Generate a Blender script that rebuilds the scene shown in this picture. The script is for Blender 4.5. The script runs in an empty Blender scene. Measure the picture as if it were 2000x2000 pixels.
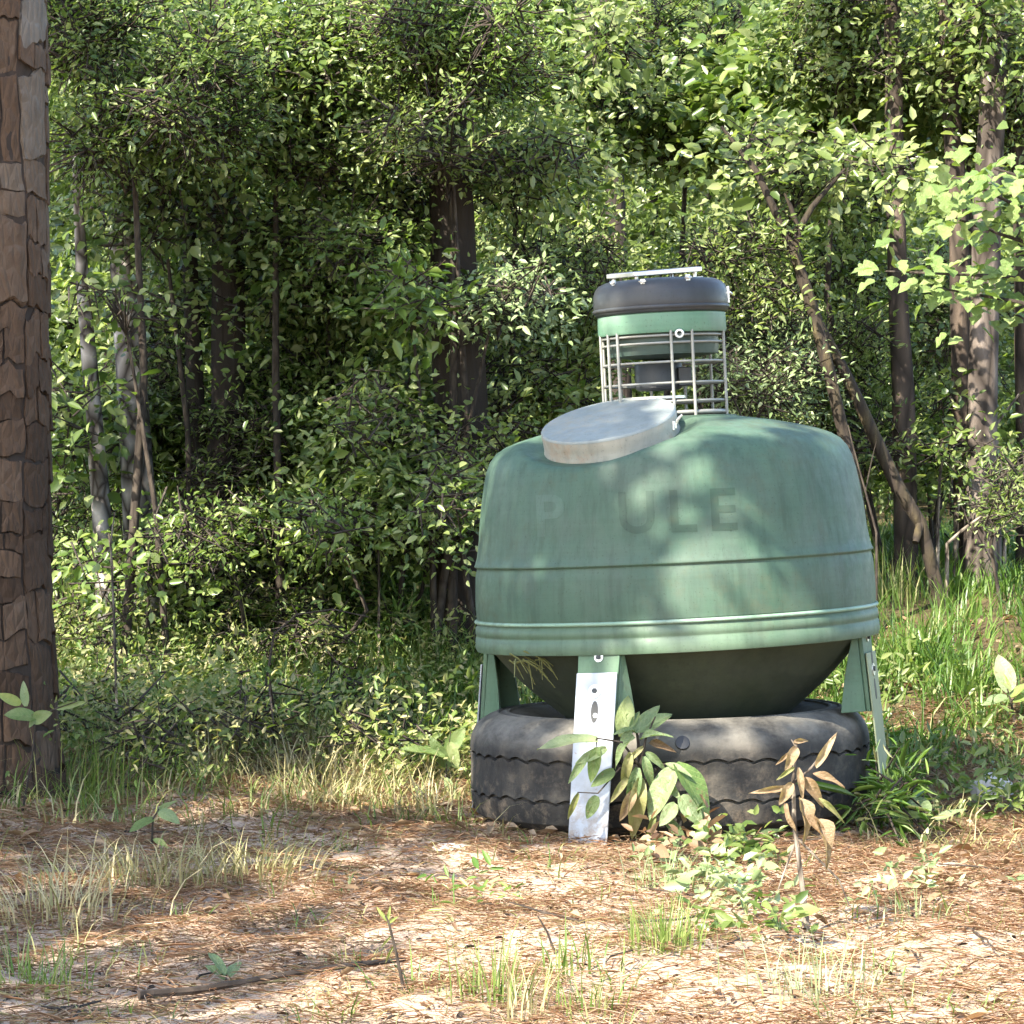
import bpy, math, random
import numpy as np
from mathutils import Vector, Matrix, noise

rnd = random.Random(7)
R = np.random.default_rng(11)
sc = bpy.context.scene
COL = sc.collection
rad = math.radians

# ------------------------------------------------------------------ camera, sky, sun
CAMY, CAMZ, F = -9.0, 0.95, 6400.0          # camera stands at (0, CAMY, CAMZ); F is the focal length in pixels of the 2000 px photo
HY = 930.0                                   # row of the horizon
cd = bpy.data.cameras.new('camera'); cam = bpy.data.objects.new('camera', cd); COL.objects.link(cam)
cam.location = (0, CAMY, CAMZ)
cam.rotation_euler = (rad(90) - math.atan((1000 - HY) / F), 0, 0)
cd.sensor_width = 36; cd.lens = 36 * F / 2000; cd.clip_end = 600; cd.clip_start = 0.1
sc.camera = cam

SUN_EL, SUN_AZ = rad(42), rad(-38)           # azimuth measured from the direction towards the camera (-Y), towards +X
S = Vector((math.sin(SUN_AZ) * math.cos(SUN_EL), -math.cos(SUN_AZ) * math.cos(SUN_EL), math.sin(SUN_EL)))
w = bpy.data.worlds.new('World'); sc.world = w; w.use_nodes = True
nt = w.node_tree; sky = nt.nodes.new('ShaderNodeTexSky'); sky.sky_type = 'NISHITA'; sky.sun_disc = False
sky.sun_elevation = SUN_EL; sky.sun_rotation = math.atan2(S.x, S.y)
nt.links.new(sky.outputs[0], nt.nodes['Background'].inputs[0]); nt.nodes['Background'].inputs[1].default_value = 0.15
ld = bpy.data.lights.new('sun', 'SUN'); ld.energy = 5.0; ld.angle = rad(0.53); ld.color = (1, 0.93, 0.80)
lo = bpy.data.objects.new('sun', ld); COL.objects.link(lo); lo.rotation_euler = S.to_track_quat('Z', 'Y').to_euler(); lo.location = S * 30
vs = sc.view_settings; vs.view_transform = 'Standard'; vs.look = 'None'; vs.gamma = 1; vs.use_curve_mapping = False
vs.exposure = 2.28
sc.render.engine = 'CYCLES'
sc.cycles.max_bounces = 7; sc.cycles.diffuse_bounces = 4; sc.cycles.glossy_bounces = 2; sc.cycles.transmission_bounces = 4
sc.cycles.use_adaptive_sampling = True; sc.cycles.adaptive_threshold = 0.02; sc.cycles.use_denoising = True

# ------------------------------------------------------------------ helpers
def at(px, py, Y):
    """the point of the place seen at photo pixel (px,py), Y metres behind the feeder"""
    d = Y - CAMY
    return Vector(((px - 1000) / F * d, Y, CAMZ - (py - HY) / F * d))

def hgt(x, y):
    x = np.asarray(x, float); y = np.asarray(y, float)
    t = np.clip(y - 1.0, 0, None)
    q = np.clip((y - .75) / 4.2, 0, 1); h = .62 * q * q * (3 - 2 * q) + .012 * np.clip(y - 4.5, 0, 30)
    h = h + 0.10 * np.exp(-((x + 1.3) ** 2 / 0.6 + (y - 1.2) ** 2 / 1.2))
    h = h + 0.16 * np.exp(-((x - 1.9) ** 2 / 0.5 + (y - 2.2) ** 2 / 1.5))
    near = 1 - np.exp(-((x - .45) ** 2 + y ** 2) / .8)
    h = h + near * (0.018 * np.sin(x * 3.1 + 1) * np.cos(y * 2.3) + 0.010 * np.sin(x * 7.7 + y * 5.1) + 0.007 * np.sin(x * 15 - y * 11))
    return h
def hz(x, y): return float(hgt(x, y))

def ground_at(px, py):
    lo_, hi = -5.0, 40.0
    prev = None
    for k in range(2400):
        Y = -4.0 + k * 0.012
        p = at(px, py, Y)
        if p.z <= hz(p.x, Y): return Vector((p.x, Y, hz(p.x, Y)))
    p = at(px, py, 14); return Vector((p.x, 14, hz(p.x, 14)))

def mat_new(name):
    m = bpy.data.materials.new(name); m.use_nodes = True
    n = m.node_tree.nodes; l = m.node_tree.links
    return m, n, l, n['Principled BSDF']
def ramp(n, stops):
    r = n.new('ShaderNodeValToRGB'); e = r.color_ramp.elements
    while len(e) < len(stops): e.new(0.5)
    for k, (p, c) in enumerate(stops): e[k].position = p; e[k].color = (*c, 1)
    return r
def noise_tex(n, l, scale, detail=4, rough=.6, vec=None, dist=0):
    t = n.new('ShaderNodeTexNoise'); t.inputs['Scale'].default_value = scale; t.inputs['Detail'].default_value = detail
    t.inputs['Roughness'].default_value = rough; t.inputs['Distortion'].default_value = dist
    if vec is not None: l.new(vec, t.inputs['Vector'])
    return t
def mapping(n, l, scale, coord='Object'):
    tc = n.new('ShaderNodeTexCoord'); mp = n.new('ShaderNodeMapping'); mp.inputs['Scale'].default_value = scale
    l.new(tc.outputs[coord], mp.inputs['Vector']); return mp.outputs[0]
def mixc(n, l, fac, a, b, mode='MIX'):
    m = n.new('ShaderNodeMix'); m.data_type = 'RGBA'; m.blend_type = mode
    for sock, v in ((m.inputs[0], fac), (m.inputs[6], a), (m.inputs[7], b)):
        if hasattr(v, 'is_linked') or isinstance(v, bpy.types.NodeSocket): l.new(v, sock)
        elif isinstance(v, (int, float)): sock.default_value = v
        else: sock.default_value = (*v, 1)
    return m.outputs[2]
def bump(n, l, height, strength, dist=0.01, normal=None):
    b = n.new('ShaderNodeBump'); b.inputs['Strength'].default_value = strength; b.inputs['Distance'].default_value = dist
    l.new(height, b.inputs['Height'])
    if normal is not None: l.new(normal, b.inputs['Normal'])
    return b.outputs[0]

def leaf_mat(name, stops, trans=0.35, rough=.42, tmul=(1.3, 1.4, .6), spec=.4, veins=False):
    """foliage: colour varies leaf by leaf with the 'tint' attribute, light passes through the blade"""
    m, n, l, p = mat_new(name)
    a = n.new('ShaderNodeAttribute'); a.attribute_name = 'tint'
    r = ramp(n, stops); l.new(a.outputs['Fac'], r.inputs[0])
    col = r.outputs[0]
    if veins:                                                # leaf space: x across the blade, y along it
        def mth(op, *ins):
            q = n.new('ShaderNodeMath'); q.operation = op
            for k, v in enumerate(ins):
                if isinstance(v, (int, float)): q.inputs[k].default_value = v
                else: l.new(v, q.inputs[k])
            return q.outputs[0]
        tc = n.new('ShaderNodeTexCoord'); sx = n.new('ShaderNodeSeparateXYZ'); l.new(tc.outputs['Object'], sx.inputs[0])
        oi = n.new('ShaderNodeObjectInfo'); rv = n.new('ShaderNodeVectorMath'); rv.operation = 'SCALE'; rv.inputs[0].default_value = (31, 17, 11); l.new(oi.outputs['Random'], rv.inputs['Scale'])
        off = n.new('ShaderNodeVectorMath'); l.new(tc.outputs['Object'], off.inputs[0]); l.new(rv.outputs[0], off.inputs[1])
        ax = mth('ABSOLUTE', sx.outputs[0]); side = mth('SINE', mth('MULTIPLY', mth('SUBTRACT', sx.outputs[1], mth('MULTIPLY', ax, .9)), 52))
        vein = mth('MAXIMUM', mth('GREATER_THAN', side, .86), mth('LESS_THAN', ax, .014))
        tv = mth('MULTIPLY_ADD', oi.outputs['Random'], .5, mth('SUBTRACT', a.outputs['Fac'], .25)); bl = noise_tex(n, l, 3.5, 5, .7, off.outputs[0])
        l.new(mth('ADD', tv, mth('MULTIPLY', mth('SUBTRACT', bl.outputs[0], .5), 1.1)), r.inputs[0])
        col = mixc(n, l, mth('MULTIPLY', vein, .32), r.outputs[0], stops[-1][1])
        br = noise_tex(n, l, 6, 4, .7, off.outputs[0]); rb = ramp(n, [(.60, (0, 0, 0)), (.68, (1, 1, 1))]); l.new(br.outputs[0], rb.inputs[0])
        col = mixc(n, l, mth('MULTIPLY', rb.outputs[0], .75), col, (.13, .085, .04))
        l.new(bump(n, l, mth('SUBTRACT', bl.outputs[0], mth('MULTIPLY', vein, .4)), .5, .02), p.inputs['Normal'])
    l.new(col, p.inputs['Base Color']); p.inputs['Roughness'].default_value = rough
    p.inputs['Specular IOR Level'].default_value = spec
    t = n.new('ShaderNodeBsdfTranslucent'); l.new(mixc(n, l, 1.0, col, tmul, 'MULTIPLY'), t.inputs[0])
    mx = n.new('ShaderNodeMixShader'); mx.inputs[0].default_value = trans
    l.new(p.outputs[0], mx.inputs[1]); l.new(t.outputs[0], mx.inputs[2])
    l.new(mx.outputs[0], n['Material Output'].inputs[0])
    return m

def raw_mesh(name, verts, faces, tint=None, smooth=False):
    """numpy arrays -> mesh; faces is an (n,k) array"""
    verts = np.asarray(verts, np.float32).reshape(-1, 3); faces = np.asarray(faces, np.int32)
    me = bpy.data.meshes.new(name); nf, k = faces.shape
    me.vertices.add(len(verts)); me.vertices.foreach_set('co', verts.ravel())
    me.loops.add(nf * k); me.loops.foreach_set('vertex_index', faces.ravel())
    me.polygons.add(nf); me.polygons.foreach_set('loop_start', np.arange(0, nf * k, k, dtype=np.int32))
    me.polygons.foreach_set('loop_total', np.full(nf, k, np.int32))
    if smooth: me.polygons.foreach_set('use_smooth', np.ones(nf, bool))
    if tint is not None:
        at_ = me.attributes.new('tint', 'FLOAT', 'POINT'); at_.data.foreach_set('value', np.asarray(tint, np.float32).ravel())
    me.update(calc_edges=True)
    return me
def link(name, me, m, parent=None, loc=None):
    o = bpy.data.objects.new(name, me); COL.objects.link(o)
    if m is not None and me is not None and not me.materials: me.materials.append(m)
    if parent is not None: o.parent = parent
    if loc is not None: o.location = loc
    return o
def tag(o, label=None, cat=None, group=None, kind=None):
    if label: o['label'] = label
    if cat: o['category'] = cat
    if group: o['group'] = group
    if kind: o['kind'] = kind
    return o
def empty(name, loc, label, cat, group=None):
    o = bpy.data.objects.new(name, None); COL.objects.link(o); o.location = loc; o.empty_display_size = .1
    return tag(o, label, cat, group)

class MB:
    """collects shapes (quads and triangles) for one mesh object"""
    def __init__(s): s.v = []; s.f = []; s.t = []; s.tint = 0.5
    def add(s, vs_, fs):
        b = len(s.v); s.v += [tuple(q) for q in vs_]; s.f += [tuple(i + b for i in f) for f in fs]; s.t += [s.tint] * len(vs_)
    def tube(s, pts, radii, n=8, cap=True, wob=0, seed=0):
        pts = [Vector(p) for p in pts]; b = len(s.v); m = len(pts)
        up = Vector((0.31, 0.17, 0.9))
        rings = []
        tprev = (pts[1] - pts[0]).normalized(); u = tprev.cross(up).normalized()
        if u.length < .1: u = Vector((1, 0, 0))
        for i, p in enumerate(pts):
            t = (pts[min(i + 1, m - 1)] - pts[max(i - 1, 0)]).normalized()
            u = (u - t * u.dot(t)).normalized(); v = t.cross(u)
            for k in range(n):
                a = 2 * math.pi * k / n; r = radii[i]
                if wob: r *= 1 + wob * noise.noise(Vector((math.cos(a) * 1.6 + seed * 7.1, math.sin(a) * 1.6, i * .6)))
                s.v.append(tuple(p + u * (math.cos(a) * r) + v * (math.sin(a) * r))); s.t.append(s.tint)
        for i in range(m - 1):
            for k in range(n):
                k2 = (k + 1) % n
                s.f.append((b + i * n + k, b + i * n + k2, b + (i + 1) * n + k2, b + (i + 1) * n + k))
        if cap:
            s.f.append(tuple(b + k for k in reversed(range(n)))); s.f.append(tuple(b + (m - 1) * n + k for k in range(n)))
    def lathe(s, prof, n=64, closed=False, cx=0, cy=0, cz=0, rfun=None):
        b = len(s.v); m = len(prof)
        for i, (r, z) in enumerate(prof):
            for k in range(n):
                a = 2 * math.pi * k / n; rr = r; zz = z
                if rfun: rr, zz = rfun(r, z, a, i)
                s.v.append((cx + rr * math.sin(a), cy - rr * math.cos(a), cz + zz)); s.t.append(s.tint)
        for i in range(m if closed else m - 1):
            j = (i + 1) % m
            for k in range(n):
                k2 = (k + 1) % n
                s.f.append((b + i * n + k, b + i * n + k2, b + j * n + k2, b + j * n + k))
    def box(s, c, h, M=None, bev=0):
        x, y, z = h
        vs_ = []
        for sz in (-1, 1):
            for sx, sy in ((-1, -1), (1, -1), (1, 1), (-1, 1)):
                q = Vector((sx * x, sy * y, sz * z))
                if M is not None: q = M @ q
                vs_.append(q + Vector(c))
        s.add(vs_, [(3, 2, 1, 0), (4, 5, 6, 7), (0, 1, 5, 4), (1, 2, 6, 5), (2, 3, 7, 6), (3, 0, 4, 7)])
    def build(s, name, m, parent=None, smooth=True, angle=35, bevel=0, tint=False):
        me = bpy.data.meshes.new(name); me.from_pydata(s.v, [], s.f)
        if tint:
            at_ = me.attributes.new('tint', 'FLOAT', 'POINT'); at_.data.foreach_set('value', np.array(s.t, np.float32))
        if smooth:
            me.polygons.foreach_set('use_smooth', np.ones(len(me.polygons), bool))
            me.set_sharp_from_angle(angle=rad(angle))
        me.update()
        o = link(name, me, m, parent)
        if bevel:
            b = o.modifiers.new('bevel', 'BEVEL'); b.width = bevel; b.segments = 2; b.limit_method = 'ANGLE'; b.angle_limit = rad(30)
        return o

# ------------------------------------------------------------------ materials
M = {}
# leaves (real-world reflectances)
M['oak'] = leaf_mat('oak_leaf', [(0, (.045, .078, .016)), (.35, (.088, .132, .031)), (.7, (.140, .182, .052)), (1, (.235, .265, .11))], .45, .36)
M['dark'] = leaf_mat('holly_leaf', [(0, (.034, .060, .015)), (.5, (.068, .106, .030)), (1, (.16, .195, .075))], .36, .34)
M['bright'] = leaf_mat('young_leaf', [(0, (.070, .118, .022)), (.5, (.128, .18, .042)), (1, (.24, .275, .095))], .40, .34)
M['gum'] = leaf_mat('sweetgum_leaf', [(0, (.11, .18, .045)), (.6, (.17, .25, .075)), (1, (.25, .32, .12))], .40, .38)
M['pale'] = leaf_mat('pale_leaf', [(0, (.12, .17, .065)), (.6, (.19, .24, .105)), (1, (.28, .31, .17))], .30, .45, (1.1, 1.2, .7))
M['weed'] = leaf_mat('weed_leaf', [(0, (.060, .105, .018)), (.45, (.11, .155, .032)), (.8, (.18, .195, .06)), (1, (.27, .245, .12))], .35, .5)
M['grass'] = leaf_mat('green_grass', [(0, (.045, .095, .014)), (.5, (.085, .150, .026)), (.85, (.15, .205, .05)), (1, (.28, .27, .12))], .38, .42)
M['dry'] = leaf_mat('dry_grass', [(0, (.15, .15, .05)), (.4, (.25, .22, .10)), (1, (.42, .35, .20))], .30, .55, (1.1, 1.0, .7))
M['deadleaf'] = leaf_mat('dead_leaf', [(0, (.10, .055, .028)), (.5, (.21, .135, .072)), (1, (.34, .25, .155))], .30, .6, (1.2, .9, .6))
M['needle'] = leaf_mat('pine_straw', [(0, (.13, .062, .030)), (.45, (.28, .155, .082)), (.8, (.40, .265, .160)), (1, (.48, .37, .26))], .12, .6, (1.1, .9, .7))
M['pineleaf'] = leaf_mat('pine_needles', [(0, (.03, .06, .02)), (1, (.07, .11, .03))], .2, .5)

for k_, st_ in (('pale', [(0, (.10, .15, .06)), (.55, (.17, .22, .095)), (1, (.26, .29, .16))]), ('gum', [(0, (.075, .13, .03)), (.5, (.13, .195, .05)), (1, (.22, .27, .10))]), ('oak', [(0, (.05, .09, .02)), (.6, (.10, .15, .04)), (1, (.18, .21, .08))]),
                ('dark', [(0, (.03, .055, .016)), (1, (.09, .13, .04))]), ('bright', [(0, (.10, .16, .03)), (.6, (.17, .22, .05)), (1, (.26, .28, .09))]), ('deadleaf', [(0, (.09, .05, .026)), (.5, (.19, .12, .065)), (1, (.32, .235, .145))]), ('weed', [(0, (.07, .11, .02)), (.5, (.15, .17, .05)), (1, (.27, .245, .12))])):
    M['vein_' + k_] = leaf_mat('veined_' + k_ + '_leaf', st_, .34, .45, veins=True)

def bark_mat(name, stops, sc_=(9, 9, 2.2), strength=.8, dist=.02, tinted=False):
    m, n, l, p = mat_new(name)
    v = mapping(n, l, sc_)
    t = noise_tex(n, l, 3.0, 8, .68, v, .6)
    vo = n.new('ShaderNodeTexVoronoi'); vo.feature = 'DISTANCE_TO_EDGE'; vo.inputs['Scale'].default_value = 1.6; l.new(v, vo.inputs['Vector'])
    rr = n.new('ShaderNodeMath'); rr.operation = 'MULTIPLY'; rr.inputs[1].default_value = 2.2; rr.use_clamp = True; l.new(vo.outputs[0], rr.inputs[0])
    h = n.new('ShaderNodeMath'); h.operation = 'MULTIPLY'; l.new(t.outputs[0], h.inputs[0]); l.new(rr.outputs[0], h.inputs[1])
    r = ramp(n, stops); 
    big = noise_tex(n, l, 1.1, 3, .6, mapping(n, l, (3, 3, 1.4)))
    ad = n.new('ShaderNodeMath'); ad.operation = 'MULTIPLY_ADD'; ad.inputs[1].default_value = .75; l.new(t.outputs[0], ad.inputs[0])
    sb = n.new('ShaderNodeMath'); sb.operation = 'MULTIPLY_ADD'; sb.inputs[1].default_value = .8; sb.inputs[2].default_value = -.28; l.new(big.outputs[0], sb.inputs[0])
    l.new(sb.outputs[0], ad.inputs[2])
    src = ad.outputs[0]
    if tinted:
        a = n.new('ShaderNodeAttribute'); a.attribute_name = 'tint'
        q = n.new('ShaderNodeMath'); q.operation = 'MULTIPLY_ADD'; q.inputs[1].default_value = .42
        l.new(t.outputs[0], q.inputs[0]); q2 = n.new('ShaderNodeMath'); q2.operation = 'MULTIPLY_ADD'; q2.inputs[1].default_value = .85; q2.inputs[2].default_value = -.16
        l.new(a.outputs['Fac'], q2.inputs[0]); l.new(q2.outputs[0], q.inputs[2]); src = q.outputs[0]
    l.new(src, r.inputs[0])
    col = r.outputs[0]
    if not tinted: col = mixc(n, l, rr.outputs[0], (.025, .019, .015), r.outputs[0])
    l.new(col, p.inputs['Base Color']); p.inputs['Roughness'].default_value = .9; p.inputs['Specular IOR Level'].default_value = .2
    l.new(bump(n, l, h.outputs[0], strength, dist), p.inputs['Normal'])
    return m
M['bark_dark'] = bark_mat('dark_bark', [(0, (.016, .013, .010)), (.55, (.035, .028, .022)), (1, (.085, .073, .060))])
M['bark_pale'] = bark_mat('pale_bark', [(0, (.22, .19, .165)), (.5, (.40, .365, .33)), (1, (.55, .52, .48))], (8, 8, 5))
M['bark_red'] = bark_mat('reddish_bark', [(0, (.040, .030, .022)), (.5, (.095, .070, .052)), (1, (.26, .215, .17))])
M['bark_pink'] = bark_mat('pinkish_bark', [(0, (.07, .052, .042)), (.5, (.17, .138, .115)), (1, (.36, .31, .27))])
M['bark_yellow'] = bark_mat('lichen_bark', [(0, (.016, .013, .009)), (.5, (.046, .036, .021)), (1, (.20, .155, .07))], (14, 14, 4))
M['bark_core'] = bark_mat('pine_under_bark', [(0, (.022, .015, .012)), (.6, (.055, .038, .029)), (1, (.095, .066, .05))], (12, 12, 3))
M['bark_plate'] = bark_mat('pine_bark_plate', [(0, (.034, .020, .012)), (.38, (.074, .046, .029)), (.6, (.102, .076, .055)), (.8, (.13, .112, .093)), (1, (.19, .178, .155))], (26, 26, 9), 1.0, .016, True)
M['twig'] = bark_mat('twig_bark', [(0, (.03, .024, .018)), (.6, (.075, .060, .045)), (1, (.19, .16, .12))], (20, 20, 10), .4)
M['deadwood'] = bark_mat('bleached_wood', [(0, (.20, .16, .12)), (.5, (.38, .32, .25)), (1, (.55, .49, .41))], (14, 14, 5), .5)

def ground_mat():
    m, n, l, p = mat_new('sandy_soil')
    v = mapping(n, l, (1, 1, 1))
    a = noise_tex(n, l, 1.1, 5, .62, v); b = noise_tex(n, l, 34, 5, .7, v); c = noise_tex(n, l, 150, 3, .6, v)
    straw = noise_tex(n, l, 2.2, 4, .6, mapping(n, l, (1, 1.6, 1)), .5)
    base = ramp(n, [(.25, (.31, .222, .155)), (.5, (.36, .268, .196)), (.75, (.41, .312, .236))]); l.new(b.outputs[0], base.inputs[0])
    rs = ramp(n, [(.52, (0, 0, 0)), (.70, (.75, .75, .75))]); l.new(straw.outputs[0], rs.inputs[0])
    lit = ramp(n, [(.3, (.20, .130, .080)), (.6, (.30, .205, .132)), (.8, (.38, .28, .19))]); l.new(noise_tex(n, l, 60, 5, .75, mapping(n, l, (1, 2.2, 1)), 1.5).outputs[0], lit.inputs[0])
    col = mixc(n, l, rs.outputs[0], base.outputs[0], lit.outputs[0])
    # the wood floor behind: dark litter and moss (an attribute set where the forest floor begins)
    at_ = n.new('ShaderNodeAttribute'); at_.attribute_name = 'tint'
    fl = ramp(n, [(.3, (.040, .030, .018)), (.55, (.085, .065, .034)), (.75, (.10, .11, .035))]); l.new(noise_tex(n, l, 9, 6, .7, v).outputs[0], fl.inputs[0])
    col = mixc(n, l, at_.outputs['Fac'], col, fl.outputs[0])
    sp = ramp(n, [(.32, (.35, .28, .22)), (.46, (1, 1, 1))]); l.new(c.outputs[0], sp.inputs[0])
    col = mixc(n, l, 1.0, col, sp.outputs[0], 'MULTIPLY')
    l.new(col, p.inputs['Base Color']); p.inputs['Roughness'].default_value = .95; p.inputs['Specular IOR Level'].default_value = .1
    nb = bump(n, l, b.outputs[0], .6, .02); l.new(bump(n, l, c.outputs[0], .5, .006, nb), p.inputs['Normal'])
    return m
M['ground'] = ground_mat()

def plastic_mat(name, lo_c, hi_c, streak=.5, rough=.5, stain=(.060, .070, .042)):
    m, n, l, p = mat_new(name)
    v = mapping(n, l, (1, 1, 1))
    big = noise_tex(n, l, 3.2, 5, .6, v); r = ramp(n, [(.3, lo_c), (.7, hi_c)]); l.new(big.outputs[0], r.inputs[0])
    st = noise_tex(n, l, 7, 6, .7, mapping(n, l, (5, 5, .55))); rs = ramp(n, [(.36, (.66, .68, .66)), (.52, (1, 1, 1)), (.78, (1.16, 1.16, 1.12))]); l.new(st.outputs[0], rs.inputs[0])
    col = mixc(n, l, streak, r.outputs[0], mixc(n, l, 1.0, r.outputs[0], rs.outputs[0], 'MULTIPLY'))
    hr = noise_tex(n, l, 5, 5, .7, mapping(n, l, (.6, .6, 26))); rh = ramp(n, [(.38, (.955, .955, .95)), (.6, (1.02, 1.02, 1.02))]); l.new(hr.outputs[0], rh.inputs[0])
    col = mixc(n, l, 1.0, col, rh.outputs[0], 'MULTIPLY')
    d = noise_tex(n, l, 26, 6, .75, v); d2 = noise_tex(n, l, 2.4, 3, .5, mapping(n, l, (1, 1, 2.2)))
    dm = n.new('ShaderNodeMath'); dm.operation = 'MULTIPLY'; l.new(d.outputs[0], dm.inputs[0]); l.new(d2.outputs[0], dm.inputs[1])
    fd = noise_tex(n, l, 6, 5, .65, mapping(n, l, (1, 1, .7)), .4); rf = ramp(n, [(.45, (0, 0, 0)), (.72, (.34, .34, .34))]); l.new(fd.outputs[0], rf.inputs[0])
    col = mixc(n, l, rf.outputs[0], col, tuple(k * 1.0 for k in (sum(hi_c) / 3 * 1.05, sum(hi_c) / 3 * 1.12, sum(hi_c) / 3)))
    rd = ramp(n, [(.28, (0, 0, 0)), (.44, (.6, .6, .6))]); l.new(dm.outputs[0], rd.inputs[0])
    col = mixc(n, l, rd.outputs[0], col, stain)
    sp = noise_tex(n, l, 170, 2, .5, v); rp = ramp(n, [(.28, (.72, .72, .70)), (.36, (1, 1, 1))]); l.new(sp.outputs[0], rp.inputs[0])
    col = mixc(n, l, 1.0, col, rp.outputs[0], 'MULTIPLY')
    l.new(col, p.inputs['Base Color'])
    rr = ramp(n, [(.3, (rough - .08,) * 3), (.7, (rough + .14,) * 3)]); l.new(d.outputs[0], rr.inputs[0]); l.new(rr.outputs[0], p.inputs['Roughness'])
    p.inputs['Specular IOR Level'].default_value = .28
    nb = bump(n, l, big.outputs[0], .10, .02); l.new(bump(n, l, d.outputs[0], .12, .002, nb), p.inputs['Normal'])
    return m
M['tank'] = plastic_mat('faded_green_plastic', (.032, .066, .043), (.058, .098, .066), .7, .52)
M['rim'] = plastic_mat('chalky_green_plastic', (.054, .092, .057), (.086, .130, .084), .6, .52)
M['bead'] = plastic_mat('worn_pale_green_plastic', (.13, .215, .15), (.22, .31, .23), .3, .45)
M['leggreen'] = plastic_mat('green_leg_plastic', (.052, .102, .060), (.082, .140, .083), .5, .5)
M['funnel'] = plastic_mat('funnel_plastic', (.022, .028, .017), (.038, .047, .028), .5, .6)
M['band'] = plastic_mat('bright_green_plastic', (.075, .165, .105), (.118, .225, .148), .3, .42)
M['canister'] = plastic_mat('dark_green_plastic', (.025, .045, .038), (.045, .075, .06), .3, .4)
M['lid'] = plastic_mat('grey_lid_metal', (.155, .175, .165), (.225, .245, .235), .4, .42, (.28, .24, .17))
M['lidside'] = plastic_mat('rusty_lid_side', (.20, .195, .155), (.30, .28, .23), .5, .5, (.26, .15, .08))
M['letter_dark'] = plastic_mat('unfaded_green_letter', (.020, .045, .027), (.035, .066, .041), .6, .5)
M['letter_mid'] = plastic_mat('half_faded_letter', (.020, .046, .029), (.038, .070, .046), .6, .5)
M['letter_pale'] = plastic_mat('pale_letter_ghost', (.039, .076, .052), (.067, .109, .076), .6, .5)
M['cap'] = plastic_mat('black_cap_plastic', (.022, .024, .027), (.040, .042, .045), .4, .38, (.07, .07, .065))
def metal_mat(name, c, rough, metal=.75, dirt=(.30, .27, .22), splash=False):
    m, n, l, p = mat_new(name); v = mapping(n, l, (1, 1, 1))
    a = noise_tex(n, l, 30, 5, .6, v); b = noise_tex(n, l, 8, 5, .65, mapping(n, l, (1, 1, .5)))
    r = ramp(n, [(.3, tuple(k * .82 for k in c)), (.7, c)]); l.new(a.outputs[0], r.inputs[0])
    rd = ramp(n, [(.52, (0, 0, 0)), (.75, (.7, .7, .7))]); l.new(b.outputs[0], rd.inputs[0])
    col = mixc(n, l, rd.outputs[0], r.outputs[0], dirt)
    if splash:                                               # soil splashed up from the ground and a few rust specks
        tc = n.new('ShaderNodeTexCoord'); sx = n.new('ShaderNodeSeparateXYZ'); l.new(tc.outputs['Object'], sx.inputs[0]); mr = n.new('ShaderNodeMapRange'); mr.inputs[1].default_value = .20; mr.inputs[2].default_value = .0; l.new(sx.outputs[2], mr.inputs[0])
        sn = noise_tex(n, l, 42, 6, .75, v); rs = ramp(n, [(.44, (0, 0, 0)), (.62, (.85, .85, .85))]); l.new(sn.outputs[0], rs.inputs[0]); q = n.new('ShaderNodeMath'); q.operation = 'MULTIPLY'; q.use_clamp = True; l.new(mr.outputs[0], q.inputs[0]); l.new(rs.outputs[0], q.inputs[1])
        col = mixc(n, l, q.outputs[0], col, (.16, .11, .07)); ru = noise_tex(n, l, 95, 3, .6, v); rr_ = ramp(n, [(.66, (0, 0, 0)), (.72, (.7, .7, .7))]); l.new(ru.outputs[0], rr_.inputs[0]); col = mixc(n, l, rr_.outputs[0], col, (.15, .075, .04))
    l.new(col, p.inputs['Base Color'])
    p.inputs['Metallic'].default_value = metal; p.inputs['Roughness'].default_value = rough
    l.new(bump(n, l, a.outputs[0], .08, .004), p.inputs['Normal']); return m
M['galv'] = metal_mat('galvanised_steel', (.29, .31, .345), .45, .45, (.24, .24, .225), True)
M['grass_tint_plate'] = metal_mat('grass_tinted_steel', (.20, .225, .135), .6, .3, (.15, .16, .09))  # right leg plate: reflection of the grass painted in as a green base colour
M['galvbare'] = metal_mat('steel_hardware', (.66, .66, .63), .35, .8)
M['wire'] = metal_mat('galvanised_wire', (.25, .25, .225), .55, .45, (.17, .13, .09))
M['hole'] = mat_new('dark_hole')[0]; M['hole'].node_tree.nodes['Principled BSDF'].inputs['Base Color'].default_value = (.012, .012, .012, 1)
M['solar'] = metal_mat('solar_glass', (.03, .035, .05), .15, .2, (.08, .08, .08))
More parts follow.
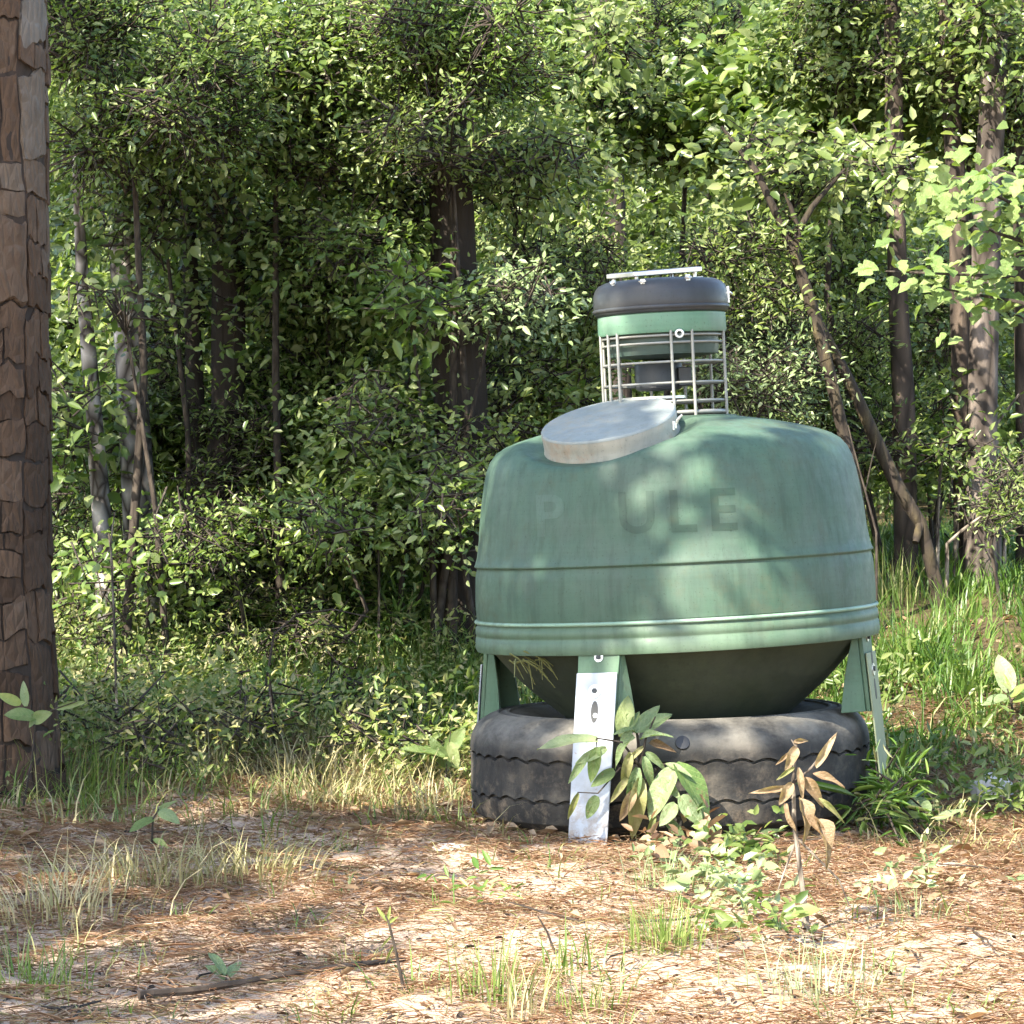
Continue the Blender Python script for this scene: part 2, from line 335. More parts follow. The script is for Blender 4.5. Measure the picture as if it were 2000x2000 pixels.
def tyre_mat():
    m, n, l, p = mat_new('dusty_rubber'); v = mapping(n, l, (1, 1, 1))
    a = noise_tex(n, l, 5, 6, .7, v); b = noise_tex(n, l, 70, 4, .7, v); g = noise_tex(n, l, 7, 5, .7, mapping(n, l, (1, 1, 2)))
    q = n.new('ShaderNodeMath'); q.operation = 'MULTIPLY'; l.new(a.outputs[0], q.inputs[0]); l.new(g.outputs[0], q.inputs[1])
    r = ramp(n, [(.12, (.014, .013, .012)), (.27, (.030, .027, .023)), (.40, (.075, .065, .052))]); l.new(q.outputs[0], r.inputs[0])
    # dust settled on the shoulder and upper sidewall
    gm = n.new('ShaderNodeNewGeometry'); sx = n.new('ShaderNodeSeparateXYZ'); tc = n.new('ShaderNodeTexCoord'); l.new(tc.outputs['Object'], sx.inputs[0])
    mr = n.new('ShaderNodeMapRange'); mr.inputs[1].default_value = .215; mr.inputs[2].default_value = .262; l.new(sx.outputs[2], mr.inputs[0])
    mu = n.new('ShaderNodeMath'); mu.operation = 'MULTIPLY'; mu.use_clamp = True; l.new(mr.outputs[0], mu.inputs[0])
    rg = ramp(n, [(.32, (.15,) * 3), (.6, (.9,) * 3)]); l.new(g.outputs[0], rg.inputs[0]); l.new(rg.outputs[0], mu.inputs[1])
    col = mixc(n, l, mu.outputs[0], r.outputs[0], (.135, .125, .105))
    l.new(col, p.inputs['Base Color']); p.inputs['Roughness'].default_value = .8; p.inputs['Specular IOR Level'].default_value = .3
    an = n.new('ShaderNodeMath'); an.operation = 'ARCTAN2'; l.new(sx.outputs[0], an.inputs[0]); l.new(sx.outputs[1], an.inputs[1])
    mm = n.new('ShaderNodeMath'); mm.operation = 'MULTIPLY'; mm.inputs[1].default_value = 150; l.new(an.outputs[0], mm.inputs[0]); sn = n.new('ShaderNodeMath'); sn.operation = 'SINE'; l.new(mm.outputs[0], sn.inputs[0])
    gt = n.new('ShaderNodeMath'); gt.operation = 'LESS_THAN'; gt.inputs[1].default_value = .78; l.new(sn.outputs[0], gt.inputs[0])
    zt = n.new('ShaderNodeMath'); zt.operation = 'GREATER_THAN'; zt.inputs[1].default_value = .225; l.new(sx.outputs[2], zt.inputs[0]); mxx = n.new('ShaderNodeMath'); mxx.operation = 'MAXIMUM'; l.new(gt.outputs[0], mxx.inputs[0]); l.new(zt.outputs[0], mxx.inputs[1])
    nb = bump(n, l, mxx.outputs[0], .45, .004)
    mud = noise_tex(n, l, 22, 6, .75, v); rm = ramp(n, [(.50, (0, 0, 0)), (.66, (.8, .8, .8))]); l.new(mud.outputs[0], rm.inputs[0]); mz = n.new('ShaderNodeMapRange'); mz.inputs[1].default_value = .26; mz.inputs[2].default_value = .02; l.new(sx.outputs[2], mz.inputs[0])
    mq = n.new('ShaderNodeMath'); mq.operation = 'MULTIPLY'; mq.use_clamp = True; l.new(rm.outputs[0], mq.inputs[0]); l.new(mz.outputs[0], mq.inputs[1])
    l.new(mixc(n, l, mq.outputs[0], col, (.15, .115, .08)), p.inputs['Base Color'])
    l.new(bump(n, l, b.outputs[0], .5, .004, nb), p.inputs['Normal']); return m
M['tyre'] = tyre_mat()
def stone_mat(name, a_, b_):
    m, n, l, p = mat_new(name); v = mapping(n, l, (1, 1, 1)); a = noise_tex(n, l, 18, 6, .7, v)
    r = ramp(n, [(.3, a_), (.65, b_)]); l.new(a.outputs[0], r.inputs[0]); l.new(r.outputs[0], p.inputs['Base Color']); p.inputs['Roughness'].default_value = .9
    l.new(bump(n, l, a.outputs[0], .6, .012), p.inputs['Normal']); return m
M['stone'] = stone_mat('pale_stone', (.30, .27, .24), (.55, .52, .48))

# ------------------------------------------------------------------ ground
def make_ground():
    xs = np.concatenate([np.linspace(-160, -6, 16)[:-1], np.linspace(-6, -2.2, 20)[:-1], np.linspace(-2.2, 2.6, 160)[:-1], np.linspace(2.6, 6, 18)[:-1], np.linspace(6, 160, 16)])
    ys = np.concatenate([np.linspace(-60, -4.5, 12)[:-1], np.linspace(-4.5, 3, 230)[:-1], np.linspace(3, 20, 70)[:-1], np.linspace(20, 260, 20)])
    X, Y = np.meshgrid(xs, ys); Z = hgt(X, Y)
    bmp = np.zeros_like(Z)
    rr = np.random.default_rng(3)
    for k in range(60):
        fx, fy = rr.uniform(4, 38, 2) * rr.choice([-1, 1], 2); bmp += np.sin(X * fx + Y * fy + rr.uniform(0, 6.3)) * .055 / math.hypot(fx, fy)
    msk = ((X > -2.3) & (X < 2.7) & (Y > -4.6) & (Y < 3.2))
    Z = Z + bmp * msk * .5
    fl = np.clip((Y - .15 + .25 * np.sin(X * 2.3) - .35 * (X < .2) * 0) / 1.0, 0, 1)
    n, m = X.shape
    idx = np.arange(n * m).reshape(n, m)
    f = np.stack([idx[:-1, :-1], idx[:-1, 1:], idx[1:, 1:], idx[1:, :-1]], -1).reshape(-1, 4)
    me = raw_mesh('ground', np.stack([X, Y, Z], -1), f, fl, True)
    tag(link('ground', me, M['ground']), 'sandy forest floor strewn with orange pine straw', kind='structure')
make_ground()

# ------------------------------------------------------------------ leaves in bulk
def unit(a): return a / np.maximum(np.linalg.norm(a, axis=-1, keepdims=True), 1e-9)
def leaves_np(p, d, nrm, L, W, tint, fold=.12):
    """folded four-cornered leaf blades: base, right, tip, left"""
    d = unit(d); nrm = unit(nrm - d * np.sum(nrm * d, -1, keepdims=True)); s = np.cross(d, nrm)
    L = L[:, None]; W = W[:, None]
    m1 = p + d * L * .26 + nrm * L * fold * .8; m2 = p + d * L * .64 + nrm * L * fold * .7
    v = np.stack([p, m1 + s * W * .46, m2 + s * W * .40, p + d * L - nrm * L * .06, m2 - s * W * .40, m1 - s * W * .46], 1)
    n = len(p); i = np.arange(n)[:, None] * 6
    f = np.concatenate([np.concatenate([i, i + 1, i + 2, i + 3], 1), np.concatenate([i, i + 3, i + 4, i + 5], 1)], 0)
    return v.reshape(-1, 3), f, np.repeat(tint, 6)

def crown_np(lobes, n_sprig, per, L, W, rng, tint0=.5, tvar=.30, flat=.75, droop=.25, spread=.16, shell=.35):
    """sprays of leaves filling a set of ellipsoid lobes; returns leaf arrays and the spray stems"""
    vol = np.array([l[1][0] * l[1][1] * l[1][2] for l in lobes]) ** .75; pr = vol / vol.sum()
    k = rng.choice(len(lobes), n_sprig, p=pr)
    c = np.array([l[0] for l in lobes])[k]; r = np.array([l[1] for l in lobes])[k]
    u = unit(rng.normal(size=(n_sprig, 3))); q = (shell + (1 - shell) * rng.random(n_sprig)) ** .6
    # clumping: shift each spray towards one of a few clump centres of its lobe
    pos = c + u * r * q[:, None]
    out = unit(u * np.array([1, 1, .6])); out[:, 2] -= droop; out = unit(out + rng.normal(size=out.shape) * .35)
    N = n_sprig * per
    sp = np.repeat(np.arange(n_sprig), per); tpos = np.tile((np.arange(per) + .5) / per, n_sprig) + rng.normal(size=N) * .06
    up = unit(np.stack([rng.normal(size=n_sprig) * .5 - .25, rng.normal(size=n_sprig) * .5 - .45, np.full(n_sprig, flat)], 1))
    side = np.cross(out, up); side = unit(side)
    sgn = np.where(np.arange(N) % 2 == 0, 1, -1)[:, None]
    p = pos[sp] + out[sp] * ((tpos - .3) * spread * 2)[:, None] + rng.normal(size=(N, 3)) * spread * .16
    d = out[sp] * (.35 + .6 * tpos[:, None]) + side[sp] * sgn * .9 + rng.normal(size=(N, 3)) * .28
    nn = up[sp] + rng.normal(size=(N, 3)) * .55
    ll = L * np.exp(rng.normal(size=N) * .26); ww = ll * W * np.exp(rng.normal(size=N) * .16)
    st = rng.normal(size=n_sprig) * tvar * .6
    t = np.clip(tint0 + st[sp] + rng.normal(size=N) * tvar, 0, 1)
    return leaves_np(p, d, nn, ll, ww, t), pos, out

def sticks_np(a, b, r):
    """three-sided straight twigs from a to b"""
    d = unit(b - a); up = np.tile(np.array([.2, .1, .97]), (len(a), 1)); s = unit(np.cross(d, up)); t = np.cross(d, s)
    vs_ = []
    for base, rr in ((a, r), (b, r * .45)):
        for ang in (0, 2.094, 4.189): vs_.append(base + (s * math.cos(ang) + t * math.sin(ang)) * rr[:, None])
    v = np.stack(vs_, 1); i = np.arange(len(a))[:, None] * 6
    f = np.concatenate([np.concatenate([i + k, i + (k + 1) % 3, i + 3 + (k + 1) % 3, i + 3 + k], 1) for k in range(3)], 0)
    return v.reshape(-1, 3), f

def add_crown(root, lobes, n_sprig, per, L, W, mkey, rng, hub=None, twigs=True, **kw):
    """crown (leaves) and its limbs, children of root; coordinates are world, root only parents"""
    off = np.array(root.location)
    (v, f, t), pos, out = crown_np(lobes, n_sprig, per, L, W, rng, **kw)
    c = tag(link('crown', raw_mesh('crown', v - off, f, t), M[mkey], root), kind='stuff')
    if twigs:
        lc = np.array([l[0] for l in lobes])
        near = lc[np.argmin(((pos[:, None, :] - lc[None]) ** 2).sum(-1), 1)]
        a = near + (pos - near) * .30 + rng.normal(size=pos.shape) * .04
        av, af = sticks_np(a, pos + out * .1, np.full(len(pos), .0045))
        tag(link('twig', raw_mesh('twig', av - off, af), M['twig'], root), kind='stuff')
    return c

def path(px0, Y0, pts):
    return pts

def tree_trunk(root, pts, radii, mkey, n=14, wob=.10, name='trunk', seed=0):
    """tapered trunk through world points, resampled finely so that it sways a little"""
    mb = MB(); P_, Rr = [], []
    for i in range(len(pts) - 1):
        a, b = Vector(pts[i]), Vector(pts[i + 1]); k = max(2, int((b - a).length / .14))
        for j in range(k):
            t = j / k; q = a.lerp(b, t); sw = min(radii) * .25
            q = q + Vector((noise.noise(q * 1.3 + Vector((seed, 0, 0))), noise.noise(q * 1.3 + Vector((0, seed + 9, 0))), 0)) * sw
            P_.append(q - root.location); Rr.append(radii[i] * (1 - t) + radii[i + 1] * t)
    P_.append(Vector(pts[-1]) - root.location); Rr.append(radii[-1])
    mb.tube(P_, Rr, n, True, wob, seed)
    return mb.build(name, M[mkey], root, angle=60)

exec_later = []
# ------------------------------------------------------------------ the feeder
TILT = rad(-2.8)
feeder = empty('game_feeder', (.478, 0, 0), 'faded green plastic capsule game feeder on legs over an old tyre', 'game feeder')
feeder.rotation_euler = (0, TILT, 0)
# outline of the tank: (radius, height)
TP = [(.541, .497), (.551, .503), (.554, .52), (.551, .555), (.5490, .567)]
BODY = [(.548, .585), (.549, .62), (.5475, .66), (.5450, .700), (.5415, .715), (.5400, .7215), (.5405, .7235), (.5462, .7265), (.5468, .7295), (.5440, .735), (.5385, .752), (.531, .80), (.526, .85), (.519, .90), (.510, .95), (.5015, .985),
        (.490, 1.012), (.472, 1.034), (.447, 1.050), (.41, 1.064), (.36, 1.0775), (.30, 1.0905), (.24, 1.101), (.19, 1.109), (.178, 1.113)]
def rprof(z):
    for (r0, z0), (r1, z1) in zip(BODY, BODY[1:]):
        if z0 <= z <= z1: return r0 + (r1 - r0) * (z - z0) / (z1 - z0)
    return BODY[0][0]
def wavy(r, z, a, i):
    return r * (1 + .0022 * math.sin(3 * a + z * 5) + .0016 * math.sin(7 * a - z * 9)), z
def dense(prof, step=.018):
    out = []
    for (r0, z0), (r1, z1) in zip(prof, prof[1:]):
        k = max(1, int(math.hypot(r1 - r0, z1 - z0) / step))
        out += [(r0 + (r1 - r0) * j / k, z0 + (z1 - z0) * j / k) for j in range(k)]
    return out + [prof[-1]]
LN = Vector((-.150, -.275, .93)).normalized(); lid_top = Vector((-.168, -.245, 1.112))
mb = MB(); mb.lathe(dense(BODY, .012), 192, rfun=wavy)
def seat(v):
    v = Vector(v); q = v - (lid_top - LN * .060); d = q.dot(LN); rho = (q - LN * d).length
    if d > 0:
        k = min(1, max(0, (rho - .192) / .075)); k = k * k * (3 - 2 * k); v = v - LN * d * (1 - k)
    return tuple(v)
mb.v = [seat(v) for v in mb.v]; tank = mb.build('tank', M['tank'], feeder, angle=70)
mb = MB(); mb.lathe([(.520, .512), (.541, .495), (.5515, .497), (.5555, .507), (.5535, .533), (.5505, .536), (.5505, .541), (.5535, .545), (.552, .562), (.5475, .566), (.546, .588)], 128, rfun=wavy); mb.build('rim', M['rim'], feeder, angle=50)
mb = MB(); mb.lathe([(.5485 + .0065 * math.cos(q), .577 + .0055 * math.sin(q)) for q in np.linspace(0, 2 * math.pi, 9)[:-1]], 128, True, rfun=wavy); mb.build('bead', M['bead'], feeder, angle=80)
# faded lettering on the front of the tank, raised a hair from the plastic
import bmesh
def letter(ch, px0, px1, mkey):
    """one bold letter wrapped round the tank, a hair proud of it"""
    cu = bpy.data.curves.new('letter', 'FONT'); cu.body = ch; cu.offset = .018; cu.fill_mode = 'FRONT'; cu.resolution_u = 4
    tmp = bpy.data.objects.new('letter', cu); COL.objects.link(tmp); dg = bpy.context.evaluated_depsgraph_get(); me = bpy.data.meshes.new_from_object(tmp.evaluated_get(dg))
    bpy.data.objects.remove(tmp); bpy.data.curves.remove(cu)
    bm = bmesh.new(); bm.from_mesh(me); xs = [v.co.x for v in bm.verts]; ys = [v.co.y for v in bm.verts]; x0, x1, y0, y1 = min(xs), max(xs), min(ys), max(ys)
    for k in range(1, 12): bmesh.ops.bisect_plane(bm, geom=bm.verts[:] + bm.edges[:] + bm.faces[:], plane_co=(x0 + (x1 - x0) * k / 12, 0, 0), plane_no=(1, 0, 0))
    for k in range(1, 10): bmesh.ops.bisect_plane(bm, geom=bm.verts[:] + bm.edges[:] + bm.faces[:], plane_co=(0, y0 + (y1 - y0) * k / 10, 0), plane_no=(0, 1, 0))
    for v in bm.verts:
        u = (v.co.x - x0) / (x1 - x0); q = (v.co.y - y0) / (y1 - y0); z = .806 + .110 * q; xx = (px0 + (px1 - px0) * u - 1333) / 757.0
        r = rprof(z); al = math.asin(xx / r); z -= xx * .010; r = wavy(rprof(z), z, al, 0)[0]; p_ = Vector(seat((r * math.sin(al), -r * math.cos(al), z)))
        v.co = p_ + Vector((math.sin(al), -math.cos(al), .12)) * .0008
    bm.to_mesh(me); bm.free(); me.polygons.foreach_set('use_smooth', np.ones(len(me.polygons), bool)); me.update()
    return link('letter', me, M[mkey], tank)
letter('P', 1052, 1108, 'letter_pale'); letter('U', 1213, 1282, 'letter_mid'); letter('L', 1313, 1364, 'letter_dark'); letter('E', 1393, 1444, 'letter_dark')
# funnel under the tank
mb = MB(); mb.lathe([(.530, .522), (.525, .503), (.500, .484), (.455, .430), (.405, .380), (.35, .332), (.29, .283), (.22, .23), (.13, .15), (.10, .10), (.07, .10)], 96); mb.build('funnel', M['funnel'], feeder, angle=40)
# four legs: moulded green stub with tapering fins, slotted steel plate bolted on
LEG_A = [rad(-25), rad(72), rad(155), rad(250)]
def leg_frame(a):
    out = Vector((math.sin(a), -math.cos(a), 0)); side = Vector((math.cos(a), math.sin(a), 0)); return out, side
R_T, R_F, W2 = .549, .628, .0590
def leg_r(z): return R_F + (R_T - R_F) * (z / .5)
for li, a in enumerate(LEG_A):
    R_T, R_F = [(.549, .628), (.533, .566), (.549, .62), (.549, .61)][li]
    out, side = leg_frame(a)
    root_ = None
    Pq = lambda s_, z, dr: out * (leg_r(z) + dr) + side * (s_ + ((z - .45) * .045 if li == 0 else 0)) + Vector((0, 0, z))
    mb = MB()
    # front web of the moulded stub
    zs = [.515, .46, .40, .35, .295]; wf = [1.0, .98, .96, .94, .92]
    for k in range(len(zs) - 1):
        for dr0, dr1 in ((0, -.012),):
            q = []
            for z, wk in ((zs[k], wf[k]), (zs[k + 1], wf[k + 1])):
                for s_ in (-1, 1):
                    for dr in (dr0, dr1): q.append(Pq(s_ * W2 * wk, z, dr - .004))
            mb.add(q, [(0, 4, 6, 2), (1, 3, 7, 5), (0, 1, 5, 4), (2, 6, 7, 3)] + ([(0, 2, 3, 1)] if k == 0 else []) + ([(4, 5, 7, 6)] if k == len(zs) - 2 else []))
    # two fins running back from the web to the funnel
    for s_ in (-1, 1):
        q = []
        for z, depth in ((.505, .03), (.45, .045), (.40, .058), (.35, .068), (.295, .078)):
            for t_ in (0, .012): q += [Pq(s_ * (W2 * .98 - t_), z, -.0165), Pq(s_ * (W2 * .98 - t_) + s_ * .034 * (.52 - z) / .22, z, -depth)]
        fs = []
        for k in range(4):
            b = k * 4; fs += [(b, b + 1, b + 5, b + 4), (b + 2, b + 6, b + 7, b + 3), (b + 1, b + 3, b + 7, b + 5), (b, b + 4, b + 6, b + 2)]
        fs += [(0, 2, 3, 1), (16, 17, 19, 18)]
        mb.add(q, fs)
    leg = mb.build('leg', M['leggreen'], feeder, angle=30, bevel=.002)
    # steel plate
    mb = MB(); zt, zb = .452, -.02
    def ring(z, hw):
        return [Pq(-hw, z, -.001), Pq(hw, z, -.001), Pq(hw, z, .004), Pq(-hw, z, .004)]
    q = ring(zt, .0575) + ring(.05, .0555) + ring(zb, .0545)
    mb.add(q, [(0, 1, 2, 3), (11, 10, 9, 8)] + [(4 * k + i, 4 * k + 4 + i, 4 * k + 4 + (i + 1) % 4, 4 * k + (i + 1) % 4) for k in range(2) for i in range(4)])
    pl = mb.build('leg_plate', M['galv' if li != 1 else 'grass_tint_plate'], leg, smooth=False, bevel=.0022)
    # hem flange along the right edge of the plate
    # bolt, washer and slots
    def disc(z, s_, r, dr, th, name, mk, n=20, sz=1.0):
        mb = MB(); vs_ = []
        for d_ in (dr, dr + th):
            for k in range(n):
                b_ = 2 * math.pi * k / n; vs_.append(Pq(s_ + r * math.cos(b_), z + r * sz * math.sin(b_), d_))
        mb.add(vs_, [tuple(range(n, 2 * n))] + [tuple(reversed(range(n)))] + [(k, (k + 1) % n, n + (k + 1) % n, n + k) for k in range(n)])
        return mb.build(name, M[mk], leg, angle=40)
    if li < 2:
        disc(.492, .001, .0125, -.0045, .0035, 'washer', 'galvbare'); disc(.492, .001, .0062, -.001, .007, 'bolt', 'cap', 6)
        disc(.405, -.002, .0170, .004, .0025, 'washer', 'galvbare'); disc(.407, -.002, .0075, .0065, .004, 'bolt', 'cap', 6)
        if li == 1: disc(.435, 0, .009, .0042, .0006, 'slot', 'hole', 16, 2.2)
        disc(.352, .000, .0105, .0042, .0006, 'slot', 'hole', 16, 2.7)
        if li == 0:
            disc(.343, .0035, .0062, .0050, .0012, 'bolt', 'galvbare', 10)
# lid on its sloping port
pass
qm = LN.to_track_quat('Z', 'Y').to_matrix()
def lid_ring(prof, n=72):
    mb = MB(); mb.lathe(prof, n); mb.v = [tuple(qm @ Vector(v) + lid_top) for v in mb.v]; return mb
mb = lid_ring([(.0001, .004), (.09, .003), (.16, .0005), (.174, -.001), (.1795, -.0005), (.183, -.004), (.1835, -.008)]); lid = mb.build('lid', M['lid'], feeder, angle=45)
mb = lid_ring([(.1822, -.0065), (.1835, -.012), (.1825, -.03), (.1835, -.055), (.1855, -.060), (.1845, -.064), (.172, -.064), (.17, -.03)]); mb.build('lid_skirt', M['lidside'], lid, angle=50)
mb = lid_ring([(.168, -.03), (.166, -.13)]); mb.build('port', M['tank'], feeder)
sd = Vector((.90, -.42, .05)).normalized()
lt = lid_top + qm @ Vector((.187, .02, -.05))
mb = MB(); lt = Vector((-.002, -.30, 1.085)); mb.box(lt, (.013, .012, .007)); mb.tube([lt + Vector((.01, 0, 0)), lt + Vector((.018, -.004, .016)), lt + Vector((.030, -.002, .028))], [.005, .004, .003], 6); mb.tube([lt + Vector((.004, -.012, -.012)), lt + Vector((.004, -.012, .012))], [.006, .006], 8)
mb.build('latch', M['galvbare'], lid)
# neck cage of stiff wire mesh
mb = MB(); mb.lathe([(.192, 1.092), (.192, 1.112), (.172, 1.113), (.172, 1.11)], 64); neck = mb.build('neck_ring', M['tank'], feeder)
CR = .166
mb = MB(); mb.lathe([(CR + .0055 * math.cos(q), 1.122 + .006 * math.sin(q)) for q in np.linspace(0, 2 * math.pi, 9)[:-1]], 64, True); cage = mb.build('wire_cage', M['wire'], feeder, angle=80)
for z in (1.153, 1.203, 1.260, 1.312, 1.332):
    mb = MB(); mb.lathe([(CR + .0038 * math.cos(q), z + .0038 * math.sin(q)) for q in np.linspace(0, 2 * math.pi, 7)[:-1]], 48, True); mb.build('ring_wire', M['wire'], cage, angle=80)
up = MB(); up.tube([(0, 0, 1.108), (0, 0, 1.345)], [.0042, .0042], 7); upm = None
for deg in (-82, -48, 5, 25, 72, 100, 128, 158, 190, 222, 250, -62):
    a = rad(deg)
    if upm is None: o = up.build('upright_wire', M['wire'], cage); upm = o.data
    else: o = link('upright_wire', upm, None, cage)
    o.location = ((CR + .006) * math.sin(a), -(CR + .006) * math.cos(a), 0)
# motor unit, hopper tube and spinner inside the cage
mb = MB(); mb.lathe([(.02, 1.348), (.152, 1.348), (.154, 1.305), (.150, 1.282), (.03, 1.270), (.02, 1.272)], 48); mb.build('hopper_tube', M['canister'], feeder, angle=40)
mb = MB(); mb.lathe([(.001, 1.268), (.062, 1.266), (.066, 1.258), (.066, 1.196), (.058, 1.188), (.001, 1.186)], 32, cx=-.015, cy=.01); mb.box((.055, -.02, 1.222), (.018, .022, .026)); mb.build('motor_housing', M['cap'], feeder, bevel=.003)
mb = MB(); mb.lathe([(.0005, 1.192), (.085, 1.192), (.088, 1.197), (.088, 1.190), (.085, 1.187), (.0005, 1.187)], 40); 
sp_o = mb.build('spinner_plate', M['galvbare'], feeder, angle=30); sp_o.location = (-.035, -.055, -.028)
mb = MB(); mb.tube([(0, 0, 1.115), (0, 0, 1.16)], [.03, .022], 12); mb.build('spinner_post', M['canister'], feeder)
# head: green band, black cap, little solar panel
mb = MB(); mb.lathe([(.150, 1.338), (.1735, 1.340), (.1765, 1.346), (.1755, 1.392), (.168, 1.398)], 72); mb.build('band', M['band'], feeder, angle=40)
mb = MB(); mb.lathe([(.160, 1.394), (.179, 1.395), (.183, 1.400), (.1855, 1.425), (.184, 1.452), (.179, 1.468), (.169, 1.479), (.150, 1.487), (.09, 1.4925), (.0005, 1.494)], 72); cap = mb.build('cap', M['cap'], feeder, angle=50)
mb = MB(); mb.lathe([(.1865, 1.404), (.1885, 1.407), (.1885, 1.411), (.1865, 1.414)], 72); mb.build('cap_bead', M['cap'], cap)
def clip(a, z, rr, s=1.0):
    mb = MB(); o_ = Vector((math.sin(a), -math.cos(a), 0)); t_ = Vector((math.cos(a), math.sin(a), 0))
    Mx = Matrix((t_, o_, Vector((0, 0, 1)))).transposed()
    mb.box(o_ * rr + Vector((0, 0, z)), (.008 * s, .003, .016 * s), Mx); mb.tube([o_ * (rr + .004) + Vector((0, 0, z + .006)) - t_ * .009, o_ * (rr + .009) + Vector((0, 0, z + .002)), o_ * (rr + .004) + Vector((0, 0, z + .006)) + t_ * .009], [.003] * 3, 6)
    return mb.build('clip', M['galvbare'], cap)
clip(rad(84), 1.440, .186, 1.4); clip(rad(-18), 1.474, .172, .7); clip(rad(-50), 1.478, .170, .7); clip(rad(24), 1.480, .168, .8); clip(rad(120), 1.47, .18)
mb = MB(); o_ = Vector((math.sin(rad(12)), -math.cos(rad(12)), 0)); c_ = o_ * .1725 + Vector((0, 0, 1.334))
mb.lathe([(.0085 + .0035 * math.cos(q), .0035 * math.sin(q)) for q in np.linspace(0, 2 * math.pi, 7)[:-1]], 14, True); mb.v = [tuple(Matrix.Rotation(rad(90), 3, 'X') @ Vector(v) * 1.1 + c_ + o_ * .008) for v in mb.v]; mb.build('hook_ring', M['galvbare'], cage)
PR = Matrix.Rotation(rad(24), 3, 'Z') @ Matrix.Rotation(rad(-3), 3, 'Y') @ Matrix.Rotation(rad(2), 3, 'X'); pc = Vector((-.014, .01, 1.511))
mb = MB(); mb.box(pc, (.105, .085, .0065), PR); panel = mb.build('panel_frame', M['galvbare'], cap, bevel=.002)
mb = MB(); mb.box(pc + PR @ Vector((0, 0, .0075)), (.098, .078, .001), PR); mb.build('solar_glass', M['solar'], panel)
for sx, sy in ((-.09, -.07), (.09, -.07), (-.09, .07), (.09, .07)):
    mb = MB(); q = PR @ Vector((sx, sy, 0)) + pc; mb.tube([(q.x * .96, q.y * .96, 1.470), (q.x, q.y, q.z - .006)], [.006, .005], 8)
    mb.build('panel_post', M['galvbare'], panel)
mb = MB(); mb.box(pc + Vector((0, 0, -.026)), (.106, .090, .0062), PR); mb.build('panel_bracket', M['lid'], panel, bevel=.002)

# dry nest-like fibres caught under the rim at the left
mb = MB(); rr = random.Random(4)
c0 = Vector((-.43, -.33, .462))
for k in range(16):
    a = c0 + Vector((rr.uniform(-.06, .03), rr.uniform(-.05, .03), rr.uniform(-.01, .03))); b = a + Vector((rr.uniform(-.02, .09), rr.uniform(-.03, .01), rr.uniform(-.075, -.005))); mb.tube([a, (a + b) / 2 + Vector((0, 0, .012)), b], [.0022, .002, .001], 4)
mb.v = [tuple(Vector(v) + Vector((.478, 0, 0))) for v in mb.v]
tag(mb.build('straw_wisp', M['dry'], None), 'pale wisp of dry straw caught beneath the left side of the green tank', 'straw', kind='thing')

# ------------------------------------------------------------------ truck tyre lying flat under the feeder
tyre = empty('truck_tyre', (.437, 0.01, .012), 'dusty black truck tyre lying flat on the ground under the feeder', 'tyre')
tyre.rotation_euler = (0, rad(-1.2), rad(3))
def tyre_outline():
    # (r, z, groove id or None); groove rows wander up and down in scallops round the tread
    pr = [(.300, .05, None), (.345, .028, None), (.44, .004, None), (.505, .010, None), (.535, .030, None)]
    for zc, w_ in ((.090, .008), (.195, .008)):
        pr += [(.5465, zc - .022, zc), (.5485, zc - w_ * .55, zc), (.5350, zc - w_ * .35, zc), (.5350, zc + w_ * .35, zc), (.5485, zc + w_ * .55, zc), (.5475, zc + .022, zc)]
    pr += [(.5440, .238, None), (.537, .256, None), (.522, .276, None), (.498, .291, None), (.478, .2985, None), (.474, .3015, None), (.468, .3015, None), (.464, .298, None), (.45, .299, None), (.445, .302, None), (.438, .302, None), (.434, .297, None), (.39, .292, None), (.345, .272, None), (.312, .255, None), (.300, .24, None), (.292, .15, None)]
    return pr
TPR = tyre_outline()
def scal(r, z, a, i):
    g = TPR[i][2]
    if g is not None:
        z = z + .0095 * (abs(math.sin(a * 24 + g * 40 + .35 * math.sin(a * 5))) - .55) + .002 * math.sin(a * 11)
        if abs(r - .535) > .005: r = r - .0018 * (math.sin(a * 48 + z * 90) > .8)
    return r, z
mb = MB(); mb.lathe([(p[0], p[1]) for p in TPR], 480, True, rfun=scal); mb.build('tyre_body', M['tyre'], tyre, angle=28)
mb = MB(); a = rad(-2); mb.lathe([(.0005, .001), (.015, .001), (.0185, .0005), (.020, -.004)], 20)
Rm = Matrix.Rotation(a, 3, 'Z') @ Matrix.Rotation(rad(62), 3, 'X')
mb.v = [tuple(Rm @ Vector(v) + Vector((math.sin(a) * .541, -math.cos(a) * .541, .250))) for v in mb.v]; mb.build('dark_disc', M['hole'], tyre)  # flat dark disc set on the tyre shoulder in place of a hole

